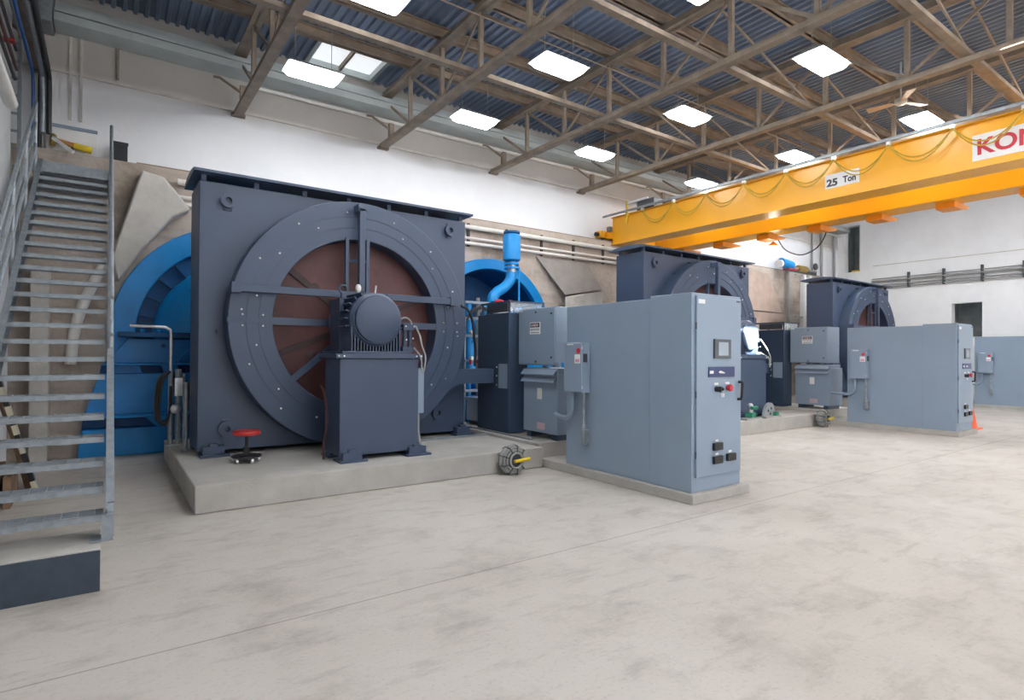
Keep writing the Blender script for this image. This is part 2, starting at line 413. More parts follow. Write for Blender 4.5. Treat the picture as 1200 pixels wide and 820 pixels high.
# ------------------------------------------------------------------ concrete pads
def pad(name, x0, x1, y0, y1, z, label, grp=None):
    return tag(MB().box(x0, x1, y0, y1, 0, z).build(name, M['padc'], origin=(x0, y0, 0), bevel=.012), label, 'concrete pad', grp)
U2, U3 = 9.02, 18.42      # pitch of the generator units along the hall
p1 = pad('equipment_pad', .775, 5.43, 6.83, 10.72, .30, 'low concrete pad carrying the nearest slate generator and the red stool')
p2 = dup(p1, (9.3, .34, 0), 'low concrete pad under the middle generator, behind the nearest control cabinet')
p3 = dup(p1, (18.75, .5, 0), 'low concrete pad under the farthest generator near the end wall')
s1 = pad('cabinet_slab', 5.435, 7.0, 6.945, 10.9, .345, 'raised concrete slab under the nearest transformer and tall slate cabinet')
s2 = dup(s1, (9.3, .34, 0), 'raised concrete slab under the far transformer, left of the second control cabinet')

# ------------------------------------------------------------------ generator
def bolt_row(parent, pts, r=.014, name='bolt', mt='bolt'):
    first = None
    for p in pts:
        if first is None:
            first = MB().lathe(p, NEGY, [(r, 0), (r, .012), (r * .6, .018)], 8).build(name, M[mt], parent, origin=p); base = Vector(p)
        else: copy_part(first, Vector(p) - base)
GX, GZ, GR = 3.16, 2.15, 1.84
g = thing('generator', (3.085, 8.75, .30), 'nearest slate grey generator, behind the small red stool', 'generator', 'generators along the back wall')
MB().box(1.01, 5.17, 8.75, 9.62, .36, 4.04).build('housing', M['slate'], g, bevel=.012)
# arched roof cover standing clear of the housing on short posts
cov = MB(); A, B = [], []
pr = [(8.62, 4.13), (8.62, 4.165), (8.8, 4.195), (9.0, 4.215), (9.2, 4.22), (9.4, 4.215), (9.6, 4.195), (9.78, 4.165), (9.78, 4.13)]
cov.prism([(.93, y, z) for y, z in pr], (4.32, 0, 0)); cov.build('roof_cover', M['slate'], g)
for i in range(7):
    q = MB().box(1.04 + i * .672, 1.10 + i * .672, 8.80, 8.86, 4.035, 4.14)
    q.build('cover_post', M['slate'], g)
for i in range(2):
    MB().box(1.03 + 4.06 * i, 1.09 + 4.06 * i, 9.5, 9.56, 4.035, 4.14).build('cover_post', M['slate'], g)
for x in (1.55, 3.1, 4.6): MB().tube(arc((x, 9.0, 4.225), (1, 0, 0), (0, 0, 1), .04, 0, PI, 8), .012, 8).build('cover_eye', M['slate'], g)
# lifting lugs
for x, z in ((1.36, 3.80), (4.84, 3.84), (1.36, .66), (4.62, .70)):
    l = MB().box(x - .05, x + .05, 8.735, 8.755, z - .13, z + .13)
    l.ring((x + .0, 8.735, z), NEGY, .045, .10, .06, 20)
    l.build('lifting_lug', M['slate'], g)
for x, z in ((2.05, 3.60), (2.60, 3.92), (1.25, 2.0)): MB().cyl((x, 8.75, z), (x, 8.66, z), .03, 12).build('stub', M['slate_dark'], g)
# round shroud
MB().ring((GX, 8.75, GZ), NEGY, 1.27, GR, .33, 96).build('shroud_ring', M['slate'], g, bevel=.01)
rr = MB().ring((GX, 8.418, GZ), NEGY, 1.45, 1.458, .006, 96); rr.build('shroud_seam', M['slate_dark'], g)
rr = MB().ring((GX, 8.418, GZ), NEGY, 1.61, 1.618, .006, 96); rr.build('shroud_seam', M['slate_dark'], g)
for sx in (-1, 1):
    MB().box(GX + sx * 1.56 - .29, GX + sx * 1.56 + .29, 8.412, 8.42, GZ - .03, GZ + .03).build('split_strap', M['slate'], g)
pts = []
for k in range(14):
    a = 2 * PI * (k + .5) / 14
    pts.append((GX + 1.52 * cos(a), 8.418, GZ + 1.52 * sin(a)))
    a += .14; pts.append((GX + 1.68 * cos(a), 8.418, GZ + 1.68 * sin(a)))
for sx in (-1, 1):
    for dx in (1.40, 1.66):
        for dz in (-.075, .075): pts.append((GX + sx * dx, 8.418, GZ + dz))
bolt_row(g, pts)
# rotor behind the guard
MB().lathe((GX, 8.74, GZ), NEGY, [(1.265, 0), (1.265, .04), (.30, .09), (.26, .16)], 96).build('rotor', M['rust'], g)
for k in range(6):
    a = R(22 + 60 * k); c, s_ = cos(a), sin(a)
    MB().bar((GX + .3 * c, 8.66, GZ + .3 * s_), (GX + 1.24 * c, 8.69, GZ + 1.24 * s_), .09, .05, (0, 1, 0)).build('rotor_arm', M['rust_dark'], g)
for k in range(3):
    a = R(140 + 75 * k); MB().lathe((GX + .82 * cos(a), 8.69, GZ + .82 * sin(a)), NEGY, [(.075, 0), (.075, .02), (.04, .03)], 18).build('rotor_plug', M['rust_dark'], g)
# guard frame bars
MB().box(1.36, 4.72, 8.28, 8.35, 2.52, 2.62).build('cross_bar', M['slate'], g, bevel=.006)
for x in (1.40, 4.68): MB().box(x - .06, x + .06, 8.26, 8.43, 2.50, 2.64).build('bar_bracket', M['slate'], g)
MB().box(3.05, 3.14, 8.22, 8.31, 2.625, 3.86).build('upright_bar', M['slate'], g, bevel=.006)
MB().box(3.03, 3.16, 8.22, 8.43, 3.82, 3.92).build('bar_bracket', M['slate'], g)
for x in (2.93, 3.25): MB().box(x - .025, x + .025, 8.40, 8.46, 2.60, 3.44).build('guard_stile', M['slate'], g)
MB().box(2.95, 3.23, 8.41, 8.45, 3.08, 3.12).build('guard_rail', M['slate'], g)
MB().box(1.87, 4.45, 8.42, 8.47, 2.10, 2.20).build('split_bar', M['slate'], g)
MB().bar((2.12, 8.44, 1.30), (2.75, 8.44, 1.82), .05, .09).build('brace', M['slate'], g)
# outlet duct to the tall cabinet
MB().prism([(4.55, 8.43, .98), (4.86, 8.43, 1.20), (5.16, 8.43, 1.20), (5.16, 8.43, 1.45), (4.7, 8.43, 1.45)], (0, .32, 0)).build('duct_root', M['slate'], g)
MB().box(5.15, 5.59, 8.43, 8.75, 1.20, 1.45).build('outlet_duct', M['slate'], g, bevel=.006)
for x, y in ((1.05, 8.64), (4.93, 8.64), (1.05, 9.5), (4.93, 9.5)):
    f = MB().box(x - .02, x + .34, y - .09, y + .17, .30, .335); f.box(x + .02, x + .28, y - .03, y + .17, .335, .44); f.box(x + .1, x + .2, y - .02, y + .08, .44, .47)
    f.build('foot', M['slate'], g)
g2 = dup(g, (U2 - .01, .2, .05), 'middle slate generator standing behind the nearest control cabinet')
g3 = dup(g, (U3, .5, .12), 'farthest slate generator, by the white end wall behind the second control cabinet')

# rail let into the pad in front of the generator
tag(MB().box(3.75, 5.43, 8.38, 8.46, .30, .325).build('floor_rail', M['galv'], origin=(4.6, 8.4, .3)), 'flat galvanized rail lying on the pad right of the slate motor pedestal', 'rail')

# ------------------------------------------------------------------ motor pedestal and motor
pd = thing('motor_pedestal', (3.0, 7.55, .30), 'slate box pedestal in front of the nearest generator', 'pedestal', 'motor pedestals')
MB().box(2.46, 3.57, 7.30, 7.90, .37, 1.64).build('body', M['slate'], pd, bevel=.01)
MB().box(2.40, 3.62, 7.26, 8.0, 1.64, 1.70).build('top_plate', M['slate'], pd, bevel=.006)
for x, y in ((2.44, 7.26), (3.36, 7.26), (2.44, 7.78), (3.36, 7.78)):
    f = MB().box(x, x + .36, y - .08, y + .22, .30, .325).box(x + .05, x + .30, y - .03, y + .15, .325, .42).box(x + .13, x + .22, y - .0, y + .09, .42, .455)
    f.build('foot', M['slate'], pd)
sb = MB().box(3.62, 3.72, 7.42, 7.66, .86, 1.50).build('side_box', M['cab'], pd, bevel=.01); sb['label'] = 'pale grey side box'
MB().tube([(3.66, 7.5, .86), (3.66, 7.5, .62), (3.70, 7.48, .31)], .025, 10).build('side_conduit', M['cablegrey'], pd)
MB().tube(smooth([(2.36, 7.62, .303), (2.36, 7.62, .50), (2.40, 7.62, .8), (2.37, 7.63, 1.15), (2.33, 7.66, 1.28)]), .014, 8).build('drain_line', M['rust'], pd)
bolt_row(pd, [(x, 7.26, 1.67) for x in (2.43, 2.50, 3.52, 3.59)], .012)
pd2 = dup(pd, (U2, .2, 0), 'slate box pedestal of the middle generator, hidden behind the nearest cabinet')
pd3 = dup(pd, (U3, .5, 0), 'slate box pedestal of the farthest generator, hidden behind the second cabinet')

MX, MZ = 2.99, 2.16
mo = thing('motor', (MX, 7.6, 1.70), 'slate finned motor with round end cover on the nearest pedestal', 'motor', 'motors')
MB().lathe((MX, 8.20, MZ), NEGY, [(.40, 0), (.40, .06), (.345, .08), (.345, .67), (.365, .69), (.365, .79), (.33, .83)], 48).build('casing', M['slate'], mo)
MB().lathe((MX, 7.37, MZ), NEGY, [(.315, 0), (.315, .045), (.30, .055), (0.001, .055)], 48, False).build('end_cover', M['slate'], mo)
for i in range(17):
    x = MX - .34 + i * .0425
    dz = math.sqrt(max(0.0, .36 ** 2 - (x - MX) ** 2))
    MB().box(x - .008, x + .008, 7.40, 8.12, 1.736, MZ - dz * .85).build('fin', M['slate'], mo)
for k in range(7):
    for sx in (-1, 1):
        a = R(-28 + 15 * k); p = Vector((MX + sx * .34 * cos(a), 7.45, MZ + .34 * sin(a))); d = Vector((sx * cos(a), 0, sin(a)))
        MB().bar(p + Vector((0, .3, 0)), p + d * .075 + Vector((0, .3, 0)), .56, .016, (-sx * sin(a), 0, cos(a))).build('cooling_rib', M['slate'], mo)
MB().box(2.68, 3.30, 7.46, 8.1, 1.74, 2.02).build('fin_gap_shade', M['cab_dark'], mo)  # dark block put in to paint the shade between the fins
MB().box(2.60, 2.66, 7.75, 8.15, 1.74, 2.46).build('side_plate', M['slate_dark'], mo)
MB().box(2.50, 3.48, 7.33, 8.2, 1.701, 1.735).build('base_rail', M['slate'], mo, bevel=.005)
e = MB().tube(arc((2.70, 7.9, 2.60), (1, 0, 0), (0, 0, 1), .055, 0, 2 * PI, 16)[:-1], .016, 8, closed=True); e.build('lifting_eye', M['slate'], mo)
MB().box(2.67, 2.73, 7.87, 7.93, 2.48, 2.55).build('eye_base', M['slate'], mo)
MB().ball((2.86, 7.75, 2.61), .05, (.8, .8, 1.2)).build('breather', M['pipewhite'], mo)
MB().cyl((3.08, 7.7, 2.50), (3.10, 7.7, 2.66), .012, 8).build('probe', M['steel'], mo)
# brush gear and wiring at the right
MB().box(3.40, 3.60, 7.45, 7.62, 1.74, 1.80).build('caliper_base', M['slate'], mo); MB().box(3.42, 3.58, 7.47, 7.6, 2.04, 2.12).build('caliper_head', M['slate'], mo)
for x in (3.46, 3.54): MB().cyl((x, 7.53, 1.78), (x, 7.53, 2.10), .03, 14).build('cylinder', M['slate'], mo)
bolt_row(mo, [(x, 7.45, z) for x, z in ((3.45, 1.90), (3.55, 1.92), (3.44, 2.09), (3.57, 2.09))], .012)
MB().tube(arc((3.50, 7.6, 2.12), (1, 0, 0), (0, 0, 1), .10, PI, 0, 12), .014, 8).build('hose', M['cablegrey'], mo)
MB().tube(smooth([(3.60, 7.46, 2.10), (3.62, 7.36, 1.95), (3.61, 7.28, 1.83), (3.64, 7.235, 1.68), (3.635, 7.23, 1.56), (3.61, 7.23, 1.45), (3.585, 7.23, 1.50), (3.57, 7.235, 1.66), (3.57, 7.44, 1.78)]), .012, 8).build('wire', M['cablegrey'], mo)
mo2 = dup(mo, (U2, .2, 0), 'finned motor of the middle generator, showing past the right side of the nearest cabinet')
mo3 = dup(mo, (U3, .5, 0), 'finned motor of the farthest generator, behind the second cabinet')

# bent supply hose at the right edge of the nearest generator
tag(MB().tube(smooth([(4.78, 8.20, 2.50), (4.92, 8.22, 2.44), (5.06, 8.30, 2.25), (5.14, 8.38, 2.0), (5.24, 8.50, 1.80), (5.26, 8.55, 1.50)]), .024, 10).build('hose', M['cable'], origin=(4.6, 8.3, 2.5)), 'black hose curving down the right edge of the nearest slate generator', 'hose')

# ------------------------------------------------------------------ control cabinets
pl = tag(MB().box(5.455, 6.57, 4.13, 6.95, 0, .115).build('cabinet_plinth', M['padc'], origin=(6, 5.5, 0), bevel=.008), 'low concrete plinth under the nearest control cabinet', 'plinth', 'concrete plinths under the control cabinets')
cb = thing('control_cabinet', (6.0, 5.2, .115), 'large grey control cabinet in the middle of the photo, its whole door in view', 'cabinet', 'control cabinets')
MB().box(5.515, 6.47, 4.20, 4.82, .115, 2.435).build('front_section', M['cab'], cb, bevel=.006)
MB().box(5.535, 6.45, 4.82, 6.42, .115, 2.405).build('rear_section', M['cab'], cb, bevel=.006)
dr = MB().box(5.575, 6.445, 4.172, 4.20, .285, 2.40).build('door', M['cab'], cb, bevel=.006)
sc = MB().box(5.885, 6.205, 4.150, 4.172, 1.67, 1.90).build('touchscreen', M['bezel'], dr)
MB().box(5.955, 6.145, 4.146, 4.150, 1.705, 1.865).build('screen', M['screen'], sc)
npn = MB().box(5.785, 6.295, 4.160, 4.172, 1.45, 1.57).build('nameplate', M['navy'], dr); npn['label'] = 'navy nameplate with a white mark'
MB().box(5.80, 5.87, 4.157, 4.160, 1.49, 1.525).build('white_mark', M['white'], npn)
MB().prism([(5.97, 4.157, 1.505), (6.0, 4.157, 1.525), (6.05, 4.157, 1.515), (6.10, 4.157, 1.497), (6.08, 4.157, 1.490), (5.99, 4.157, 1.495)], (0, .003, 0)).build('white_swoosh', M['white'], npn)
MB().lathe((5.94, 4.172, 1.305), NEGY, [(.035, 0), (.035, .03), (.025, .05)], 16).box(5.93, 5.95, 4.10, 4.13, 1.27, 1.34).build('selector_switch', M['black'], dr)
MB().lathe((6.02, 4.172, 1.305), NEGY, [(.025, 0), (.025, .03), (.012, .05)], 14).build('push_button', M['black'], dr)
es = MB().lathe((6.16, 4.172, 1.315), NEGY, [(.03, 0), (.03, .03), (.042, .035), (.042, .055), (.03, .065)], 20).build('emergency_stop', M['redsign'], dr); es['label'] = 'red mushroom stop button'
MB().box(6.12, 6.20, 4.168, 4.172, 1.36, 1.385).build('legend_plate', M['white'], dr); MB().box(5.90, 5.98, 4.168, 4.172, 1.355, 1.38).build('legend_plate', M['white'], dr)
MB().box(6.03, 6.10, 4.165, 4.172, 1.205, 1.25).build('key_switch', M['steel'], dr)
MB().tube([(6.40, 4.172, 1.38), (6.40, 4.135, 1.38), (6.405, 4.122, 1.36), (6.385, 4.122, 1.20), (6.38, 4.13, 1.17), (6.38, 4.172, 1.17)], .018, 8).build('handle', M['black'], dr)
for x, z in ((5.955, .625), (5.955, .465), (6.22, .475)):
    s_ = MB().box(x - .085, x + .085, 4.135, 4.172, z - .045, z + .045).build('socket_outlet', M['black'], dr, bevel=.008)
    MB().box(x - .03, x + .03, 4.168, 4.172, z + .055, z + .08).build('legend_plate', M['white'], dr)
MB().box(5.60, 5.72, 4.168, 4.172, 2.31, 2.36).build('sticker', M['white'], dr)
MB().box(6.35, 6.42, 4.168, 4.172, 2.36, 2.38).build('badge', M['bezel'], dr)
for z in (.55, 1.25, 2.05): MB().cyl((5.572, 4.18, z - .04), (5.572, 4.18, z + .04), .008, 8).build('hinge', M['cab_dark'], dr)

ds = thing('disconnect_switch', (5.50, 6.1, 1.53), 'grey disconnect box with red sticker on the side of the nearest control cabinet', 'switch box', 'disconnect boxes on the control cabinets')
MB().box(5.385, 5.531, 5.915, 6.30, 1.175, 1.88).build('box', M['cab'], ds, bevel=.008)
MB().box(5.372, 5.387, 5.925, 6.29, 1.19, 1.87).build('cover', M['cab'], ds, bevel=.004)
MB().box(5.368, 5.372, 6.09, 6.22, 1.842, 1.858).build('white_strip', M['white'], ds)
MB().lathe((5.372, 5.985, 1.76), (-1, 0, 0), [(.038, 0), (.038, .006)], 16).build('red_sticker', M['redsign'], ds)
ws = MB().box(5.368, 5.372, 5.945, 6.06, 1.585, 1.71).build('warning_label', M['white'], ds)
MB().box(5.366, 5.368, 5.96, 6.045, 1.60, 1.645).build('pink_band', mat('pink print', (.62, .33, .36), .5), ws)
MB().box(5.40, 5.46, 5.895, 5.915, 1.60, 1.72).build('lever', M['cab_dark'], ds)
for z in (1.25, 1.8): MB().box(5.376, 5.39, 5.912, 5.918, z - .02, z + .02).build('latch', M['steel'], ds)
MB().tube([(5.46, 6.21, 1.175), (5.46, 6.21, .98)] + arc((5.46, 6.36, .94), (0, -1, 0), (0, 0, -1), .15, 0, PI / 2, 8)[0:] + [(5.50, 6.52, .79), (5.70, 6.86, .79)], .032, 12).build('elbow_conduit', M['cab'], ds)
MB().cyl((5.46, 5.97, 1.175), (5.46, 5.97, .72), .022, 12).build('conduit', M['galv'], ds)
c_ = MB().box(5.42, 5.53, 5.915, 5.99, .45, .66); c_.cyl((5.46, 5.97, .65), (5.46, 5.97, .73), .034, 12); c_.build('conduit_body', M['galv'], ds, bevel=.01)

cab_off = (9.34, .32, 0); cab_off3 = (18.80, .46, 0)
pl2 = dup(pl, cab_off, 'low concrete plinth under the second control cabinet')
pl3 = dup(pl, cab_off3, 'low concrete plinth under the farthest control cabinet, at the right edge')
cb2 = dup(cb, cab_off, 'second grey control cabinet, standing left of the orange cone'); cb3 = dup(cb, cab_off3, 'farthest grey control cabinet, running out at the right edge of the photo')
ds2 = dup(ds, cab_off, 'grey disconnect box on the side of the second control cabinet'); ds3 = dup(ds, cab_off3, 'grey disconnect box on the farthest control cabinet above the orange cone')

# ------------------------------------------------------------------ transformer, warning box, tall cabinet
tr = thing('transformer', (6.1, 7.35, .345), 'short grey transformer with two drip hoods beside the nearest control cabinet', 'transformer', 'transformers')
MB().box(5.77, 6.42, 6.90, 7.80, .44, 1.40).build('enclosure', M['cab'], tr, bevel=.01)
MB().box(5.80, 6.38, 6.94, 7.76, 1.40, 1.49).build('top_plate', M['cab'], tr, bevel=.008)
for z in (1.30, 1.42):
    MB().prism([(5.77, 6.93, z + .05), (5.70, 6.93, z - .03), (5.70, 6.93, z - .045), (5.77, 6.93, z - .03)], (0, .86, 0)).build('drip_hood', M['cab'], tr)
for y in (6.96, 7.62): MB().box(5.80, 6.38, y, y + .12, .345, .44).build('foot', M['slate_dark'], tr)
MB().box(5.765, 5.77, 7.30, 7.42, .98, 1.16).build('rating_plate', M['pipewhite'], tr)
MB().box(5.765, 5.77, 7.22, 7.42, .49, .60).build('notice', mat('pink notice', (.55, .40, .42), .6), tr)
vb = thing('high_voltage_box', (6.1, 7.46, 1.53), 'grey box with a danger sign above the nearest transformer', 'junction box', 'boxes with danger signs')
MB().box(5.785, 6.42, 6.98, 7.95, 1.53, 2.47).build('enclosure', M['cab'], vb, bevel=.008)
MB().box(5.765, 5.785, 6.99, 7.94, 1.545, 2.455).build('cover', M['cab'], vb, bevel=.005)
for y, z in ((7.46, 2.40), (7.46, 1.59), (7.06, 2.36), (7.06, 1.66)): MB().lathe((5.765, y, z), (-1, 0, 0), [(.018, 0), (.018, .012)], 10).build('screw', M['cab_dark'], vb)
MB().box(5.76, 5.765, 7.83, 7.93, 2.43, 2.46).build('sticker', M['white'], vb)
dsn = MB().box(5.758, 5.765, 7.345, 7.62, 2.04, 2.235).build('danger_sign', M['white'], vb); dsn['label'] = 'white and red danger sign'
MB().box(5.755, 5.758, 7.36, 7.605, 2.152, 2.222).build('header', M['black'], dsn)
MB().lathe((5.755, 7.4825, 2.187), (-1, 0, 0), [(.03, 0), (.03, .002)], 20).build('red_oval', M['redsign'], dsn)
lettering('DANGER', 'lettering', M['white'], dsn, (5.752, 7.585, 2.168), (0, -1, 0), UPZ, .205, .038, .002)
lettering('HIGH VOLTAGE', 'lettering', M['bezel'], dsn, (5.757, 7.60, 2.10), (0, -1, 0), UPZ, .235, .03, .002)
MB().box(5.757, 5.758, 7.37, 7.59, 2.06, 2.072).build('rule', M['bezel'], dsn)
MB().cyl((5.95, 7.2, 1.49), (5.95, 7.2, 1.53), .04, 14).cyl((5.95, 7.45, 1.49), (5.95, 7.45, 1.53), .04, 14).build('nipple', M['galv'], vb)
dc = thing('tall_cabinet', (5.67, 8.45, .345), 'tall slate cabinet with a barred vent top beside the nearest generator', 'cabinet', 'tall slate cabinets')
MB().box(5.60, 6.0, 8.0, 9.0, .36, 2.42).build('body', M['slate_dark'], dc, bevel=.01)
MB().box(5.594, 5.60, 8.04, 8.30, 1.12, 1.54).build('access_plate', M['cab'], dc)
v = MB()
for x in (5.61, 6.33):
    for y in (8.0, 8.86): v.box(x, x + .025, y, y + .025, 2.42, 2.62)
v.box(5.60, 6.365, 7.99, 8.895, 2.60, 2.625); v.build('vent_frame', M['slate_dark'], dc)
v = MB().box(5.62, 5.635, 8.06, 8.72, 2.44, 2.58)
for i in range(5): v.box(5.605, 5.622, 8.06, 8.72, 2.445 + .028 * i, 2.457 + .028 * i)
v.build('vent_louvre', M['bezel'], dc)
MB().box(5.635, 6.34, 8.008, 8.018, 2.43, 2.60).build('vent_screen', M['clear'], dc)
MB().box(6.0, 6.34, 8.02, 8.88, 2.40, 2.43).build('vent_base', M['slate_dark'], dc)
for z in (1.17, 1.33, 1.48): MB().lathe((5.60, 8.36, z), (-1, 0, 0), [(.014, 0), (.014, .012)], 8).build('bolt', M['bolt'], dc)
off2 = (9.30, .34, 0)
dup(tr, off2, 'short grey transformer with two drip hoods beside the second control cabinet')
dup(vb, off2, 'grey box with a danger sign above the far transformer')
dup(dc, (9.25, .34, 0), 'tall slate cabinet with a barred vent top beside the middle generator')
# shelf of fittings between the box and the near cabinet
sh = thing('conduit_shelf', (5.65, 6.7, 1.50), 'small white shelf of conduit fittings between the danger box and nearest cabinet', 'shelf')
MB().box(5.60, 5.95, 6.43, 6.92, 1.495, 1.505).build('plate', M['white'], sh)
for y, m_ in ((6.60, 'white'), (6.74, 'blue'), (6.88, 'cab')): MB().cyl((5.75, y, 1.50), (5.75, y, 1.58), .035, 12).build('fitting', M[m_], sh)

# ------------------------------------------------------------------ pipework beside the generator, low grey box
pc = thing('pipe_manifold', (6.0, 9.8, .345), 'upright manifold of blue pipes and grey conduits between generator and tall cabinet', 'pipework')
for x, m_, r, z1 in ((5.94, 'blue', .06, 2.75), (6.16, 'cablegrey', .035, 2.85), (6.30, 'blue', .05, 2.6), (5.86, 'steel', .016, 2.4)):
    MB().cyl((x, 9.9, .345), (x, 9.9, z1), r, 14).build('riser', M[m_], pc)
for z in (.95, 1.55, 2.05, 2.4, 2.72): MB().box(5.82, 6.40, 9.82, 9.98, z, z + .05).build('cross_tie', M['cab'], pc)
for x, z in ((5.94, 1.62), (6.10, 1.62), (5.94, 2.15), (6.16, 2.2)): MB().lathe((x, 9.80, z), NEGY, [(.05, 0), (.05, .03), (.03, .06)], 12).build('valve', M['steel'], pc)
for x, z in ((5.92, 1.50), (6.08, 1.52)): MB().cyl((x, 9.78, z), (x, 9.78, z + .12), .025, 10).build('red_cap', M['redsign'], pc)
MB().tube(smooth([(5.86, 9.85, 2.4), (6.05, 9.8, 2.62), (6.3, 9.8, 2.62), (6.55, 9.9, 2.5)]), .035, 10).build('top_hose', M['cable'], pc)
lb = thing('pump_skid', (6.2, 9.5, .345), 'low grey ribbed box behind the nearest generator right foot', 'box')
MB().box(5.80, 6.6, 9.30, 9.72, .42, .82).build('body', M['cab'], lb, bevel=.01)
MB().box(5.77, 6.63, 9.27, 9.75, .82, .87).build('lid', M['cab'], lb)
for i in range(7): MB().box(5.83 + .11 * i, 5.86 + .11 * i, 9.285, 9.30, .45, .80).build('rib', M['cab'], lb)
MB().box(5.85, 6.55, 9.33, 9.7, .345, .42).build('base', M['slate_dark'], lb)
tag(MB().box(5.50, 5.54, 7.25, 9.4, .345, .375).build('edge_angle', M['galv'], origin=(5.5, 8, .345)), 'steel edge angle lying on the raised slab in front of the tall slate cabinet', 'edge strip')

# ------------------------------------------------------------------ blue turbines in the lower wall
t = thing('turbine', (2.08, 11.6, 0), 'big blue turbine casing in the wall between the stairs and the nearest generator', 'turbine')
cx, cz, r0 = T1
MB().ring((cx, 11.74, cz), NEGY, 1.68, 2.05, .26, 96).build('outer_flange', M['blue'], t, bevel=.015)
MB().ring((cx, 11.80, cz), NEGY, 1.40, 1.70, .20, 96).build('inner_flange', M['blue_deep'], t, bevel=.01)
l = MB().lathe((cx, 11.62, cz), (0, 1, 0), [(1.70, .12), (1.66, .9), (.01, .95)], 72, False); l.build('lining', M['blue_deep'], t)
MB().ring((cx, 11.70, cz), NEGY, 1.18, 1.40, .30, 96).build('bolt_ring', M['blue'], t, bevel=.01)
for k in range(9):
    a = R(95 + 12 * k); c, s_ = cos(a), sin(a)
    MB().bar((cx + 1.40 * c, 11.60, cz + 1.40 * s_), (cx + 1.70 * c, 11.60, cz + 1.70 * s_), .05, .14, (0, 1, 0)).build('gusset', M['blue_deep'], t)
for k in range(14):
    a = R(70 + 9 * k); p = (cx + 1.29 * cos(a), 11.40, cz + 1.29 * sin(a))
    MB().lathe(p, NEGY, [(.035, 0), (.035, .04)], 8).build('nut', M['blue_deep'], t)
# half-round upper cone above the split flange, bulging toward the hall
cone = MB(); n = 28; ringsv = []
for rad, y in ((1.30, 11.62), (1.28, 11.25), (1.02, 10.88), (.72, 10.62)):
    ringsv.append([cone.bm.verts.new((2.30 + rad * 1.28 * cos(PI * k / n), y, 2.03 + rad * 1.05 * sin(PI * k / n))) for k in range(n + 1)])
for A, B in zip(ringsv, ringsv[1:]):
    for k in range(n): cone.face([A[k], A[k + 1], B[k + 1], B[k]])
cone.face(ringsv[-1]); cone.build('upper_casing', M['blue'], t)
MB().box(.16, 4.3, 10.95, 11.66, 1.95, 2.03).build('split_flange', M['blue_deep'], t, bevel=.01)
for k in range(9): MB().lathe((.48 + .22 * k, 11.0, 2.03), UPZ, [(.03, 0), (.03, .05)], 8).build('nut', M['blue'], t)
def block(z0, z1, xa, xb, y0, name='lower_casing', mt='blue'):
    MB().prism([(xa, y0, z0), (4.4, y0, z0), (4.4, y0, z1), (xb, y0, z1)], (0, 11.69 - y0, 0)).build(name, M[mt], t, bevel=.01)
block(1.52, 1.93, -.02, .30, 11.38)
block(1.49, 1.52, -.06, -.02, 11.08, 'ledge'); block(1.35, 1.49, -.08, -.06, 11.62, 'ledge_shade', 'blue_deep')  # band below the ledge in deeper blue paints the ledge's shade
block(.68, 1.35, -.28, -.08, 11.40)
block(.65, .68, -.29, -.28, 11.08, 'ledge'); block(.45, .65, -.31, -.29, 11.62, 'ledge_shade', 'blue_deep')  # lower ledge, its shade painted the same way in deeper blue
block(0, .45, -.36, -.31, 11.44)
MB().bar((1.02, 11.34, 1.54), (1.38, 11.34, 1.93), .06, .12, (0, 1, 0)).build('web_plate', M['blue'], t)

t2 = thing('turbine', (7.62, 11.5, .0), 'blue turbine under an arched opening in the wall right of the nearest generator', 'turbine')
cx, cz, r0 = T2
MB().ring((cx, 11.76, cz), NEGY, 1.55, 1.80, .16, 96).build('arch_rim', M['blue'], t2, bevel=.012)
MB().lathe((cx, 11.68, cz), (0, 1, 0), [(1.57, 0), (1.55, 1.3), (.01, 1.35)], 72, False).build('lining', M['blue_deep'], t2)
MB().lathe((7.75, 11.9, 1.60), NEGY, [(1.05, 0), (1.05, .95), (.98, 1.1), (.5, 1.25), (.3, 1.4)], 56).build('drum', M['blue'], t2)
MB().ring((7.75, 10.95, 1.60), NEGY, 1.02, 1.20, .10, 72).build('drum_flange', M['blue'], t2, bevel=.01)
for k in range(15):
    a = R(20 + 10 * k); MB().lathe((7.75 + 1.11 * cos(a), 10.85, 1.60 + 1.11 * sin(a)), NEGY, [(.04, 0), (.04, .05)], 8).build('nut', M['blue_deep'], t2)
    MB().lathe((7.75 + 1.20 * cos(a), 10.90, 1.60 + 1.20 * sin(a)), (cos(a), 0, sin(a)), [(.03, -.02), (.03, .05)], 8).build('lug', M['blue'], t2)
MB().box(6.4, 9.1, 10.6, 11.69, 0, .75).build('base_casing', M['blue'], t2, bevel=.02)
MB().bar((8.15, 10.75, 2.73), (8.95, 10.75, 2.28), .12, .10).build('cover_plate', M['blue'], t2)
MB().tube([(6.75, 10.9, 2.1), (6.75, 10.8, 2.5), (6.85, 10.7, 2.72), (6.90, 10.7, 2.72)], .07, 14).build('oil_pipe', M['blue'], t2)
for x in (7.15, 7.45):
    MB().lathe((x, 10.6, 2.70), UPZ, [(.06, 0), (.06, .10), (.09, .11), (.09, .16)], 14).build('valve_body', M['steel'], t2)
    MB().lathe((x, 10.6, 2.86), UPZ, [(.10, 0), (.10, .05), (.04, .07)], 18).build('handwheel', M['redsign'], t2)
MB().box(6.6, 7.35, 10.5, 10.7, 2.62, 2.70).build('walk_bracket', M['galv'], t2)

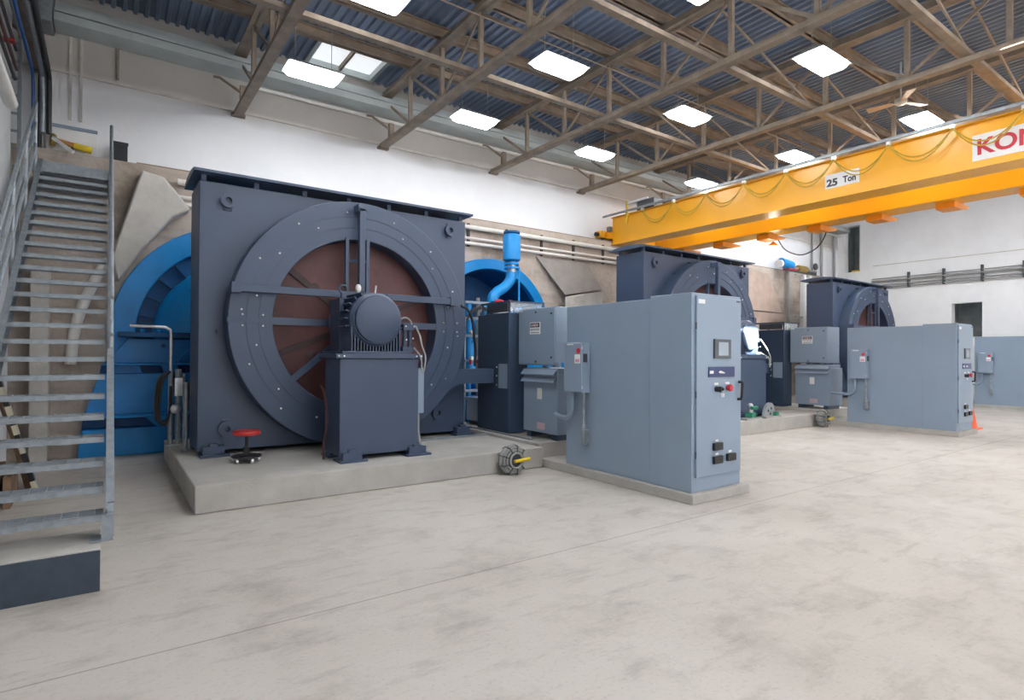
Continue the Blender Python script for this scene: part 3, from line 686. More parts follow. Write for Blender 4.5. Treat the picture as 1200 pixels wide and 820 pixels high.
av = thing('air_vessel', (7.66, 10.85, 2.65), 'upright blue air vessel over the arched turbine opening', 'vessel')
MB().lathe((7.66, 10.85, 3.84), UPZ, [(.13, 0), (.205, .05), (.205, .60), (.17, .645), (.12, .66)], 32).build('shell', M['blue'], av)
MB().lathe((7.66, 10.85, 4.48), UPZ, [(.12, 0), (.12, .02), (.19, .025), (.19, .07)], 28).build('top_flange', M['blue_deep'], av)
for z in (3.68, 3.77): MB().lathe((7.66, 10.85, z), UPZ, [(.17, 0), (.17, .05)], 28).build('neck_flange', M['blue'], av)
MB().lathe((7.66, 10.85, 3.58), UPZ, [(.09, 0), (.11, .10), (.11, .27)], 20).build('neck', M['steel'], av)
MB().tube(smooth([(7.66, 10.85, 3.60), (7.62, 10.85, 3.42), (7.45, 10.85, 3.24), (7.25, 10.85, 3.12), (7.12, 10.82, 2.98), (7.12, 10.80, 2.88)]), .12, 18).build('elbow_pipe', M['blue'], av)
MB().cyl((7.80, 10.75, 2.66), (7.80, 10.75, 3.72), .025, 10).build('stay_rod', M['blue'], av)

# ------------------------------------------------------------------ fixings on the lower wall
for (z, r), lb_ in (((4.70, .055), 'uppermost'), ((4.44, .032), 'middle'), ((4.32, .04), 'lowest')):
    tag(MB().cyl((1.0, 11.60, z), (17.6, 11.60, z), r, 14).build('wall_pipe', M['pipewhite'], origin=(1.0, 11.6, z)), lb_ + ' of the three white pipes along the raw concrete wall', 'pipe', 'white pipes on the lower wall')
first = None
for k in range(17):
    x = 7.0 + 1.10 * k - .02 if k < 10 else 7.0 - 1.1 * (k - 9)
    if x < 1.2: continue
    if first is None:
        first = MB().box(x - .025, x + .025, 11.64, 11.70, 4.26, 4.80).build('pipe_hanger', M['cab_dark'], origin=(x, 11.67, 4.24)); x0 = x
        tag(first, 'dark strap hanger holding the white pipes on the raw concrete wall', 'hanger', 'pipe hangers on the lower wall')
    else:
        c = first.copy(); C.objects.link(c); c.location = first.location + Vector((x - x0, 0, 0))
gu = MB().prism([(.46, 11.32, 4.74), (.78, 11.32, 4.68), (1.18, 11.32, 4.18), (.92, 11.32, 4.02), (.50, 11.32, 3.45), (.16, 11.32, 2.88), (.06, 11.32, 3.25)], (0, .37, 0))
tag(gu.build('wall_gusset', M['gusset'], origin=(.5, 11.5, 3), bevel=.03), 'pale splayed concrete gusset above the blue turbine flange by the stairs', 'gusset')
tag(MB().tube(smooth([(.02, 11.60, 3.25), (-.12, 11.60, 2.95), (-.30, 11.60, 2.5), (-.42, 11.60, 2.0), (-.46, 11.60, 1.5)]), .08, 14).build('bent_pipe', M['pipewhite'], origin=(0, 11.62, 3)), 'pale bent pipe on the raw wall seen between the stair treads', 'pipe')
sl = MB().prism([(9.0, 11.65, 4.23), (10.78, 11.65, 4.235), (11.08, 11.38, 3.50), (9.75, 11.38, 3.26)], (0, .04, .0))
sl = sl.build('concrete_apron', M['slab'], origin=(10, 11.6, 3), bevel=.01); tag(sl, 'grey splayed concrete slab on the wall left of the middle generator', 'slab', 'splayed slabs on the lower wall')
sl2 = tag(MB().prism([(9.76, 11.36, 3.22), (11.08, 11.36, 3.46), (11.12, 11.5, .0), (9.85, 11.5, .0)], (0, .05, 0)).build('concrete_apron', M['gusset'], origin=(10, 11.6, 2.5), bevel=.01), 'pale lower slab under the grey splayed slab, left of the middle generator', 'slab', 'splayed slabs on the lower wall')
sl3 = tag(MB().prism([(17.7, 11.62, 4.72), (19.65, 11.62, 4.72), (20.35, 11.48, 3.30), (17.7, 11.40, 3.30)], (0, .05, 0)).build('concrete_apron', M['slab_brownlit'], origin=(19, 11.5, 3), bevel=.01), 'splayed slab with brown light painted in, on the wall right of the middle generator', 'slab', 'splayed slabs on the lower wall')
sl4 = tag(MB().prism([(17.7, 11.40, 3.26), (20.35, 11.46, 3.26), (20.5, 11.55, 0), (17.7, 11.55, 0)], (0, .05, 0)).build('concrete_apron', M['slab_brownlit'], origin=(19, 11.5, 2.5), bevel=.01), 'lower slab with brown light painted in, under the splayed one, right of the middle generator', 'slab', 'splayed slabs on the lower wall')
# standpipe with blue actuator
sp_ = thing('standpipe', (20.9, 11.6, 0), 'thin grey standpipe with a blue actuator near the end wall', 'valve')
MB().cyl((20.9, 11.58, 0), (20.9, 11.58, 4.95), .05, 12).build('pipe', M['cablegrey'], sp_)
MB().cyl((20.25, 11.5, 5.16), (20.95, 11.5, 5.10), .17, 18).build('actuator', M['blue'], sp_)
MB().lathe((20.22, 11.5, 5.10), (-1, 0, 0), [(.15, 0), (.15, .12)], 16).build('end_cap', M['white'], sp_)
MB().box(20.65, 21.25, 11.4, 11.65, 4.94, 4.98).build('red_bracket', M['redsign'], sp_)
pg = thing('pipe_run', (22.2, 11.72, 4.95), 'brass coloured pipe run on the ledge beside the blue actuator', 'pipework')
MB().cyl((21.3, 11.75, 5.12), (23.3, 11.75, 5.10), .045, 12).build('pipe', M['cablegrey'], pg); MB().cyl((21.9, 11.75, 5.12), (22.5, 11.75, 5.12), .13, 14).build('filter', M['brass'], pg)
MB().lathe((23.2, 11.75, 5.30), NEGY, [(.14, 0), (.14, .05)], 18).build('gauge', M['bezel'], pg); MB().box(21.3, 23.3, 11.73, 11.78, 4.93, 5.08).build('support', M['cab_dark'], pg)
ld = thing('wall_ladder', (22.3, 11.6, 0), 'white upright ladder on the raw wall left of the farthest generator', 'ladder')
for x in (22.0, 22.42): MB().box(x - .07, x + .07, 11.5, 11.68, 0, 4.85).build('stile', M['white'], ld)
for k in range(12): MB().box(21.4 if k % 4 == 3 else 21.95, 22.42, 11.55, 11.60, .4 + .4 * k, .44 + .4 * k).build('rung', M['cablegrey'], ld)
for x, rr_, lab in ((23.35, .035, 'leftmost'), (24.1, .05, 'middle'), (25.15, .05, 'rightmost')):
    tag(MB().cyl((x, 11.93, 4.95), (x, 11.93, 6.88), rr_, 10).build('conduit_riser', M['cablegrey'], origin=(x, 11.93, 5)), lab + ' of three upright grey conduits in the far corner under the crane', 'conduit', 'conduits in the far corner')

# ------------------------------------------------------------------ end wall pipes and what shows in its openings
for i, (z, r, m_) in enumerate(((4.86, .022, 'cablegrey'), (4.76, .045, 'cablegrey'), (4.60, .03, 'cablegrey'), (4.50, .03, 'cablegrey'))):
    tag(MB().cyl((XR - .10, -2, z), (XR - .10, 10.6, z - .0), r, 10).build('end_wall_pipe', M[m_], origin=(XR - .1, 5, z)), ORD[i] + ' pipe from the top of the four on the white end wall', 'pipe', 'pipes on the end wall')
first = None
for k in range(7):
    y = 9.3 - 1.15 * k
    if first is None:
        first = tag(MB().box(XR - .14, XR - .0, y - .03, y + .03, 4.44, 5.02).build('pipe_clamp', M['cab_dark'], origin=(XR, y, 4.44)), 'dark clamp bar holding the pipes on the white end wall', 'clamp', 'clamps on the end wall'); y0 = y  # pipe clamp fixed to the end wall, not a rail
    else:
        c = first.copy(); C.objects.link(c); c.location = first.location + Vector((0, y - y0, 0))
tag(MB().box(XR + .4, XR + .5, 10.95, 11.6, 5.0, 5.38).build('sill_guard', M['ochre'], origin=(XR + .45, 11.3, 5.1)), 'yellow guard bar across the foot of the upper wall opening', 'guard')
tag(MB().cyl((XR + .9, 11.42, 5.05), (XR + .9, 11.42, 7.3), .10, 14).build('upright_pipe', M['white'], origin=(XR + .9, 11.42, 5.05)), 'white upright pipe inside the upper wall opening', 'pipe')
tag(MB().lathe((XR + 1.0, 11.1, 5.05), UPZ, [(.12, 0), (.2, .2), (.16, .9), (.05, 1.1)], 16).build('green_machine', M['green'], origin=(XR + 1, 11.1, 5.05)), 'dark green machine inside the upper wall opening', 'machine')
tag(MB().tube([(XR + .75, 11.22, 5.02), (XR + .75, 11.22, 6.2), (XR + .75, 11.0, 6.5)], .06, 10).build('brass_pipe', M['brass'], origin=(XR + .75, 11.22, 5.05)), 'brass coloured pipe beside the green machine in the upper opening', 'pipe')
tag(MB().box(XR - .02, XR, -3, 10.6, 5.40, 5.425).build('wall_ledge', M['gusset'], origin=(XR, 5, 5.4)), 'thin pour line ridge across the white end wall above the pipes', 'ridge')

# ------------------------------------------------------------------ roof steel
TX = [-.9, 2.02, 4.94, 7.86, 10.78, 13.70, 16.62]
PY = [10.55 - 1.32 * k for k in range(10)]
ZB0, ZB1, ZT0, ZT1 = 6.235, 6.315, 7.27, 7.43
tr_ = thing('roof_truss', (TX[1], 6, ZB0), 'brown roof truss over the stairs', 'roof truss', 'roof trusses')
bc = MB().box(TX[1] - .075, TX[1] - .012, -2.5, YB - .03, ZB0, ZB1); bc.box(TX[1] + .012, TX[1] + .075, -2.5, YB - .03, ZB0, ZB1); bc.box(TX[1] - .08, TX[1] + .08, -2.5, YB - .03, ZB0 - .012, ZB0 + .004)
bc.build('bottom_chord', M['brown'], tr_)
MB().box(TX[1] - .10, TX[1] + .10, -2.5, YB - .03, ZT0, ZT0 + .03).box(TX[1] - .03, TX[1] + .03, -2.5, YB - .03, ZT0, ZT1).build('top_chord', M['brown'], tr_)
wp = None
for y in PY:
    if wp is None: wp = MB().box(TX[1] - .035, TX[1] + .035, y - .035, y + .035, ZB1 - .02, ZT0 + .02).build('web_post', M['brown'], tr_); wy = y
    else: copy_part(wp, (0, y - wy, 0))
for k, y in enumerate(PY[:-1]):
    a, b = (ZB1, ZT0) if k % 2 else (ZT0, ZB1)
    MB().bar((TX[1], y, a), (TX[1], PY[k + 1], b), .03, .05).build('web_diagonal', M['brown'], tr_)
MB().bar((TX[1], PY[0], ZB1), (TX[1], YB - .1, ZT0), .03, .05).build('web_diagonal', M['brown'], tr_)
MB().box(TX[1] - .05, TX[1] + .05, 11.45, 11.55, ZB1, 6.62).build('end_post', M['brown'], tr_)
MB().tube([(TX[1] - .45, 11.75, 6.78), (TX[1] - .36, 11.7, 6.77), (TX[1] - .03, 11.5, 6.50)], .026, 8).build('knee_strap', M['brown'], tr_)
MB().box(TX[1] - .12, TX[1] + .12, YB - .12, YB - .01, ZB0 - .03, ZB0 + .02).build('bearing_plate', M['brown'], tr_)
lab = ['brown roof truss along the left wall', 'brown roof truss over the stairs', 'brown roof truss over the nearest generator, second in from the left wall', 'brown roof truss crossing the top of the photo, third from the left wall',
       'brown roof truss that meets the back wall just left of the crane', 'brown roof truss above the yellow crane girders', 'brown roof truss just beyond the crane', 'roof truss second beyond the crane, mostly hidden by it', 'roof truss third beyond the crane, mostly hidden by it', 'roof truss against the white end wall']
for i, x in enumerate(TX):
    if i != 1: dup(tr_, (x - TX[1], 0, 0), lab[i])
for i, y in enumerate(PY):
    p = MB().box(-1.6, XR, y - .075, y + .075, ZT1, ZT1 + .02).box(-1.6, XR, y - .02, y + .02, ZT1, ZD).box(-1.6, XR, y - .075, y + .075, ZD - .02, ZD)
    tag(p.build('roof_purlin', M['purlin'], origin=(12, y, ZT1)), '%s tan roof purlin out from the back wall, on top of the trusses' % ORD[i], 'purlin', 'roof purlins')
for i, y in enumerate((8.06, 5.52, 3.12, .6)):
    p = MB().box(-1.1, 17.0, y - .055, y - .012, ZB1, ZB1 + .07).box(-1.1, 17.0, y + .012, y + .055, ZB1, ZB1 + .07).box(-1.1, 17.0, y - .06, y + .06, ZB1 - .006, ZB1 + .004)
    tag(p.build('bracing_strut', M['brown'], origin=(12, y, ZB1)), '%s long brown strut out from the back wall, crossing the truss bottom chords' % ORD[i], 'strut', 'bracing struts')
# diagonal sway rods high in the right-hand part of the roof
n = 0
for bay in range(3, 6):
    for y in (8.06, 5.52, 3.12):
        xa, xb = TX[bay], TX[bay + 1]
        o = MB().bar((xa + .1, y, ZT0 - .05), (xb - .1, y, ZB1 + .1), .025, .045).build('sway_rod', M['brown'], origin=((xa + xb) / 2, y, 6.8))
        tag(o, 'brown sway rod in the %s roof bay from the left, on the %s strut' % (ORD[bay], ORD[(8.06, 5.52, 3.12).index(y)]), 'rod', 'sway rods between the trusses')
# thin sprinkler line and drop
tag(MB().cyl((1.9, 6.95, 6.55), (1.9 + 12, 6.95, 6.55), .010, 8).build('roof_conduit', M['purlin'], origin=(8, 6.95, 6.55)), 'thin tan conduit running under the roof between the lamp rows', 'conduit')

# high-bay lamps
LXs = [2.80, 5.97, 9.25, 13.2, 17.0, 19.2, 21.4]; LYs = [9.76, 7.15, 4.58, 2.0, -.6, -3.2]  # last two columns are unseen lamps added to brighten the end wall
L = thing('high_bay_light', (LXs[0], LYs[0], 6.4), 'x', 'ceiling light', 'high bay lights')
def frustum(x0, x1, y0, y1, z0, X0, X1, Y0, Y1, z1):
    k = MB(); v = [k.bm.verts.new(p) for p in ((x0, y0, z0), (x1, y0, z0), (x1, y1, z0), (x0, y1, z0), (X0, Y0, z1), (X1, Y0, z1), (X1, Y1, z1), (X0, Y1, z1))]
    for f in ((3, 2, 1, 0), (4, 5, 6, 7), (0, 1, 5, 4), (1, 2, 6, 5), (2, 3, 7, 6), (3, 0, 4, 7)): k.face([v[i] for i in f])
    return k
a, b = LXs[0], LYs[0]
frustum(a - .46, a + .46, b - .25, b + .25, 6.40, a - .36, a + .36, b - .12, b + .12, 6.50).build('housing', M['alu'], L)
frustum(a - .38, a + .38, b - .17, b + .17, 6.315, a - .44, a + .44, b - .23, b + .23, 6.40).build('diffuser', M['lamp'], L, bevel=.03)
for x in (a - .3, a + .3): MB().cyl((x, b, 6.49), (x, b, 7.43), .006, 6).build('hanger_wire', M['cablegrey'], L)
rows = ['row nearest the back wall', 'second row from the back wall', 'third row from the back wall', 'fourth row from the back wall', 'fifth row from the back wall', 'row farthest from the back wall']
cols = ['leftmost', 'second from left', 'third from left', 'fourth from left', 'fifth from left', 'unseen added fill, sixth from left', 'rightmost']
for j, y in enumerate(LYs):
    for i, x in enumerate(LXs):
        lb_ = 'rectangular high bay light, %s in the %s' % (cols[i], rows[j])
        if i == 0 and j == 0: L['label'] = lb_
        else:
            q = dup(L, (x - a, y - b, (.80 if i >= 5 else 0)), lb_)
            if i >= 5:
                for ch in [o for o in C.objects if o.parent == q and o.name.startswith('hanger')]: ch.scale.z = .40

# trays and pipe high on the back wall
ty = thing('cable_tray', (10, 11.75, 6.92), 'long pale cable tray high on the back wall under the roof deck', 'cable tray')
MB().box(-.72, XR, 11.52, 11.98, 6.93, 6.95).box(-.72, XR, 11.50, 11.52, 6.93, 7.06).build('tray', M['alu'], ty)
for i, (y, z) in enumerate(((11.60, 7.10), (11.72, 7.18), (11.84, 7.27), (11.94, 7.36))): MB().box(-.72, XR, y - .05, y + .05, z, z + .06).build('trunking', M['alu'], ty)
tag(MB().box(-1.6, -.74, 11.45, 11.98, 6.86, 7.55).build('duct_box', M['galv'], origin=(-1.1, 11.7, 6.9), bevel=.01), 'galvanized duct box in the upper left corner at the end of the cable tray', 'duct')
tag(MB().cyl((2.2, 11.90, 6.83), (XR, 11.90, 6.83), .035, 12).build('roof_pipe', M['pipewhite'], origin=(2.2, 11.9, 6.83)), 'long white pipe on the back wall just under the cable tray', 'pipe')
tag(MB().box(.10, .14, 11.95, 12.0, 6.4, 6.95).build('bracket_bar', M['brown'], origin=(.1, 11.97, 6.4)), 'short brown upright bar on the back wall above the stair landing', 'bracket')

# ------------------------------------------------------------------ pipes and cables on the left wall
for i, (x, z, r, m_, lb_) in enumerate(((-.98, 6.10, .022, 'bluecable', 'blue cable running high along the left wall'), (-.86, 6.14, .04, 'galv', 'grey pipe high on the left wall, right of the blue cable'), (-.78, 6.12, .035, 'cable', 'dark pipe high on the left wall, rightmost of the bundle'))):
    tag(MB().tube([(x, 3.0, z), (x, 11.55, z), (x, 11.72, z - .06), (x, 11.8 - .0, z - .25), (x, 11.8, 5.2)], r, 10).build('wall_cable', M[m_], origin=(x, 6, z)), lb_, 'pipe')
tag(MB().cyl((-1.03, 3.5, 4.93), (-1.03, 9.75, 4.90), .075, 16).build('wall_duct_pipe', M['pipewhite'], origin=(-1.03, 6, 4.9)), 'thick pale pipe ending on the left wall beside the stairs', 'pipe')
tag(MB().tube([(-.90, 11.86, 4.95), (-.90, 11.86, 6.05), (-.89, 11.86, 6.3)], .03, 10).build('corner_pipe', M['cable'], origin=(-.9, 11.86, 4.95)), 'dark upright pipe in the corner at the top of the stairs', 'pipe')
tag(MB().tube([(-.80, 11.93, 4.95), (-.80, 11.93, 6.25)], .04, 10).build('corner_pipe', M['pipewhite'], origin=(-.82, 11.9, 4.95)), 'white upright pipe in the corner at the top of the stairs', 'pipe')
for x in (-.52, -.38): tag(MB().box(x - .02, x + .02, 11.97, 12.0, 5.55, 6.95).build('wall_channel', M['gusset'], origin=(x, 11.98, 5.55)), ('left' if x < -.45 else 'right') + ' one of two pale upright channels on the wall above the landing', 'channel')
for i, (x, z, r, m_) in enumerate(((-1.09, 6.02, .022, 'cable'), (-1.10, 5.88, .026, 'cablegrey'), (-1.08, 5.74, .02, 'rust'), (-1.10, 5.60, .022, 'cable'), (-1.04, 6.22, .02, 'cablegrey'), (-1.09, 6.46, .025, 'galv'))):
    tag(MB().tube(smooth([(x, 4.0, z), (x + .01, 6.0, z - .03), (x - .01, 7.6, z + .02), (x, 9.2, z - .03), (x, 10.8, z)]), r, 8).build('bundle_cable', M[m_], origin=(x, 7, z)), 'thin cable in the bundle high on the left wall', 'cable', 'cable bundle on the left wall')
lr = thing('cable_ladder', (-1.3, 11.55, 4.9), 'grey cable ladder standing in the recess at the top left of the stairs', 'cable ladder')
for x in (-1.50, -1.12): MB().box(x - .02, x + .02, 11.50, 11.58, 4.93 - 2.2, 6.8).build('side_rail', M['galv'], lr)
for k in range(14): MB().box(-1.5, -1.12, 11.52, 11.55, 2.9 + .27 * k, 2.93 + .27 * k).build('rung', M['galv'], lr)
for k, (x, m_) in enumerate(((-1.42, 'cable'), (-1.33, 'bluecable'), (-1.24, 'cablegrey'))):
    tag(MB().tube([(x, 11.46, 2.8), (x + .02, 11.46, 4.5), (x - .02, 11.46, 5.8), (x, 11.4, 6.6), (x, 11.1, 6.72)], .03, 8).build('ladder_cable', M[m_], origin=(x, 11.46, 3)), ('black', 'blue', 'grey')[k] + ' cable climbing the cable ladder beside the stairs', 'cable')
tag(MB().box(-1.14, -1.02, 9.95, 10.05, 5.79, 5.822).build('red_bracket', M['red'], origin=(-1.1, 9.7, 5.45)), 'red bracket under the cables on the left wall', 'bracket')

# ------------------------------------------------------------------ stairs
NT, RI, RU, Y0, Z0 = 24, .1666, .2293, 5.25, .488
SX0, SX1 = -.80, -.005
st = thing('staircase', (-.4, 5.2, .30), 'galvanized steel staircase at the left with open grating treads', 'staircase')
td = None
for k in range(NT):
    y, z = Y0 + RU * k, Z0 + RI * k
    if td is None:
        q = MB().box(SX0, SX1, y, y + .006, z - .045, z).box(SX0, SX1, y + .225, y + .231, z - .035, z)
        for i in range(5): q.box(SX0, SX1, y + .035 + .04 * i, y + .040 + .04 * i, z - .03, z - .002)
        for i in range(8): q.box(SX0 + .04 + .1 * i, SX0 + .047 + .1 * i, y, y + .231, z - .028, z)
        q.box(SX0, SX1, y - .0, y + .035, z - .004, z + .001)
        td = q.build('tread', M['galv'], st)
    else: copy_part(td, (0, RU * k, RI * k))
yt, zt = Y0 + RU * NT, Z0 + RI * NT
MB().box(-.9, .05, yt, 11.69, zt - .16, zt).build('landing', M['galv'], st)
slope = Vector((0, RU, RI)).normalized()
for x in (SX0 - .022, SX1 + .022):
    q = MB(); p0 = Vector((x, Y0 + .06, Z0 - .05)); p1 = Vector((x, yt + .02, zt - .10))
    q.bar(p0, p1, .012, .22); sg = 1 if x < -.4 else 1
    for dv in (-.105, .105): q.bar(p0 + Vector((.02 * sg, 0, dv * 1.2)), p1 + Vector((.02 * sg, 0, dv * 1.2)), .055, .012)
    q.box(x - .03, x + .035, Y0 - .03, Y0 + .10, .305, Z0 - .0)
    q.build('stringer', M['galv'], st)
    MB().box(x - .10 if x > -.4 else x - .03, x + .04, Y0 - .05, Y0 + .12, .302, .316).build('foot_plate', M['galv'], st)
for side, x in (('l', SX0 - .05), ('r', SX1 + .045)):
    ks = (3, 8, 13, 18, 23) if side == 'l' else (7, 13, 19, 24)
    for k in ks:
        y, z = Y0 + RU * k + .1, Z0 + RI * k
        MB().cyl((x, y, z - .1), (x, y, z + (.95 if side == 'l' else .72)), .022, 10).build('rail_post', M['galv'], st)
    ka, kb = ks[0], ks[-1]
    for h in ((.35, .65, .95) if side == 'l' else (.36, .72)):
        MB().cyl((x, Y0 + RU * ka + .1 - .2, Z0 + RI * ka + h - .145), (x, Y0 + RU * kb + .1, Z0 + RI * kb + h), .022, 10).build('handrail', M['galv'], st)
sp = thing('stair_plinth', (-.6, 5.3, 0), 'concrete block painted slate blue under the foot of the stairs', 'plinth')
MB().box(-1.14, -.02, 5.05, 5.60, 0, .30).build('block', M['padc'], sp, bevel=.006)
MB().box(-1.14, -.018, 5.035, 5.05, .0, .288).build('painted_face', M['plinthblue'], sp)

# things on the landing ledge above the stairs
tag(MB().box(-.74, -.16, 11.955, 11.985, 4.94, 5.38).build('leaning_board', M['white'], origin=(-.45, 11.97, 4.94)), 'white board leaning on the wall behind the yellow tool at the stair head', 'board')
tag(MB().box(-.75, -.15, 11.93, 11.955, 5.38, 5.43).build('board_batten', M['cab'], origin=(-.45, 11.94, 5.38)), 'grey batten along the top of the leaning white board', 'batten')
tl = thing('long_handled_tool', (-.5, 11.85, 5.09), 'tan and yellow long-handled tool in front of the white board at the stair head', 'tool')
MB().cyl((-.72, 11.85, 5.13), (-.45, 11.85, 5.09), .045, 12).build('shaft', M['tan'], tl); MB().cyl((-.46, 11.85, 5.09), (-.22, 11.85, 5.06), .055, 12).build('grip', M['ochre'], tl)
MB().lathe((-.76, 11.85, 5.13), (1, 0, -.12), [(.09, 0), (.11, .03), (.09, .07)], 18).build('head', M['brass'], tl)
MB().box(-.50, -.46, 11.82, 11.88, 4.93, 5.05).build('stand', M['cab_dark'], tl)
tag(MB().box(.06, .27, 11.71, 11.79, 4.93, 5.22).box(.05, .28, 11.705, 11.795, 5.22, 5.25).build('black_bin', M['black'], origin=(.16, 11.83, 4.93)), 'black bin on the ledge right of the stair head', 'bin')
tag(MB().bar((-.72, 11.70, 5.12), (-.46, 11.55, 4.90), .05, .05).build('white_strut', M['white'], origin=(-.6, 11.6, 5)), 'short white sloping strut at the stair head', 'strut')

# striped board and timbers leaning on the left wall behind the stairs
hz = thing('striped_board', (-.75, 9.2, 0), 'black and white striped board leaning on the left wall behind the stairs', 'board')
pa, pb = Vector((-.68, 9.06, 0.02)), Vector((-1.10, 9.06, 1.62))
for k in range(14):
    a, b = pa.lerp(pb, k / 14), pa.lerp(pb, (k + 1) / 14)
    MB().bar(a, b, .10, .05, (1, 0, .3)).build('black_band' if k % 2 else 'white_band', M['black' if k % 2 else 'paleboard'], hz)
for i, (dy, dx, ln) in enumerate(((.16, -.02, 1.55), (.34, .0, 1.35), (.55, -.04, 1.2))):
    tag(MB().bar((-.74 + dx, 9.08 + dy, .02), (-1.10, 9.08 + dy, ln), .14, .06, (1, 0, .3)).build('timber', M['wood'], origin=(-.74, 9.08 + dy, 0)), ('brown timber leaning right behind the striped board', 'second brown timber behind the striped board', 'rearmost brown timber leaning behind the striped board')[i], 'timber', 'timbers leaning on the left wall')
for i, (x, h_) in enumerate(((-.86, .34), (-.97, .42), (-1.05, .5))):
    tag(MB().box(x - .03, x + .03, 8.2, 8.9, 0, h_).build('crate_panel', M['wood'], origin=(x, 8.5, 0)), ('brown board on edge, nearest the stair treads', 'brown board on edge between two others by the left wall', 'brown board on edge against the left wall')[i], 'board', 'boards standing on edge')
tag(MB().box(-.95, -.72, 11.35, 11.66, 0, 3.0).build('wall_column', M['gusset'], origin=(-.8, 11.5, 0), bevel=.01), 'pale grey post against the raw wall in the left corner', 'post')

# ------------------------------------------------------------------ small items on and by the pads
so = thing('stool', (1.49, 8.0, .30), 'small red round stool on castors on the nearest pad', 'stool')
MB().lathe((1.49, 8.0, .645), UPZ, [(.12, 0), (.165, .012), (.168, .04), (.15, .06), (.001, .066)], 32, False).build('seat', M['red'], so)
MB().cyl((1.49, 8.0, .40), (1.49, 8.0, .65), .022, 14).build('post', M['black'], so)
MB().cyl((1.49, 8.0, .39), (1.49, 8.0, .50), .035, 14).build('sleeve', M['black'], so)
MB().lathe((1.49, 8.0, .365), UPZ, [(.17, 0), (.185, .012), (.17, .025), (.04, .05)], 32).build('tray', M['black'], so)
for k in range(5):
    a = 2 * PI * k / 5 - 1.3; x, y = 1.49 + .15 * cos(a), 8.0 + .15 * sin(a)
    MB().lathe((x - .015, y, .33), (1, 0, 0), [(.03, 0), (.03, .03)], 16).build('castor', M['steel'], so)
    MB().cyl((x, y, .34), (x, y, .37), .01, 8).build('castor_stem', M['steel'], so)

hp = thing('hydraulic_stand', (.80, 10.05, .30), 'steel stand with a bent top pipe and hanging cables left of the nearest generator', 'stand')
MB().tube([(.80, 10.0, 1.40), (.80, 10.0, 1.95), (.79, 10.0, 2.04), (.72, 10.0, 2.08), (.28, 10.0, 2.09)], .022, 10).build('bent_pipe', M['steel'], hp)
MB().cyl((.80, 10.0, .30), (.80, 10.0, 1.42), .035, 12).build('post', M['galv'], hp)
for dx, r, z1 in ((.10, .04, 1.45), (.17, .022, 1.38)): MB().cyl((.80 + dx, 10.0, .30), (.80 + dx, 10.0, z1), r, 12).build('cylinder', M['galv'], hp)
for k in range(3): MB().tube(smooth([(.79, 9.95, 1.42), (.70 - .03 * k, 9.93, 1.30), (.66 - .03 * k, 9.93, .98), (.66 - .02 * k, 9.93, .72), (.72, 9.93, .62 + .03 * k), (.78, 9.94, .8), (.80, 9.95, 1.2)]), .018, 8).build('hanging_cable', M['cable'], hp)
MB().lathe((.86, 9.94, .86), NEGY, [(.07, 0), (.07, .05), (.03, .07)], 16).build('valve', M['steel'], hp)
MB().box(.74, 1.02, 9.93, 10.08, .30, .33).build('base_plate', M['galv'], hp)
MB().box(.85, .95, 9.92, 9.98, 1.05, 1.32).build('manifold', M['steel'], hp)
rp = thing('guard_post', (.985, 9.66, .30), 'thin steel post on the pad edge left of the nearest generator', 'post')
MB().cyl((.94, 9.35, .30), (.94, 9.35, 1.28), .028, 12).build('post', M['galv'], rp); MB().lathe((.94, 9.35, .30), UPZ, [(.06, 0), (.06, .015)], 16).build('base', M['galv'], rp)

ck = thing('cable_coil', (4.75, 6.72, 0), 'round coil of grey cable with a yellow strap against the nearest pad', 'coil', 'cable coils')
for k in range(9):
    rr_ = (.105, .145, .175, .195, .205, .20, .185, .165, .14)[k]; y = 6.575 + .026 * k
    MB().tube(arc((4.75, y, .205), (1, 0, 0), (0, 0, 1), rr_, 0, 2 * PI, 28)[:-1], .015, 8, closed=True).build('turn', M['cablegrey'], ck)
for k in range(9):
    a = 2 * PI * k / 9; MB().tube([(4.75 + .10 * cos(a), 6.575, .205 + .10 * sin(a)), (4.75 + .20 * cos(a), 6.60, .205 + .20 * sin(a)), (4.75 + .215 * cos(a), 6.70, .205 + .215 * sin(a)), (4.75 + .17 * cos(a), 6.80, .205 + .17 * sin(a))], .010, 6).build('binding', M['bezel'], ck)
MB().lathe((4.75, 6.62, .205), (0, 1, 0), [(.11, 0), (.11, .17)], 24).build('core', M['bezel'], ck)
MB().cyl((4.70, 6.55, .20), (4.96, 6.55, .215), .024, 10).build('strap', M['ochre'], ck)
dup(ck, (9.45, .30, 0), 'grey cable coil with a yellow strap beside the second cabinet plinth')

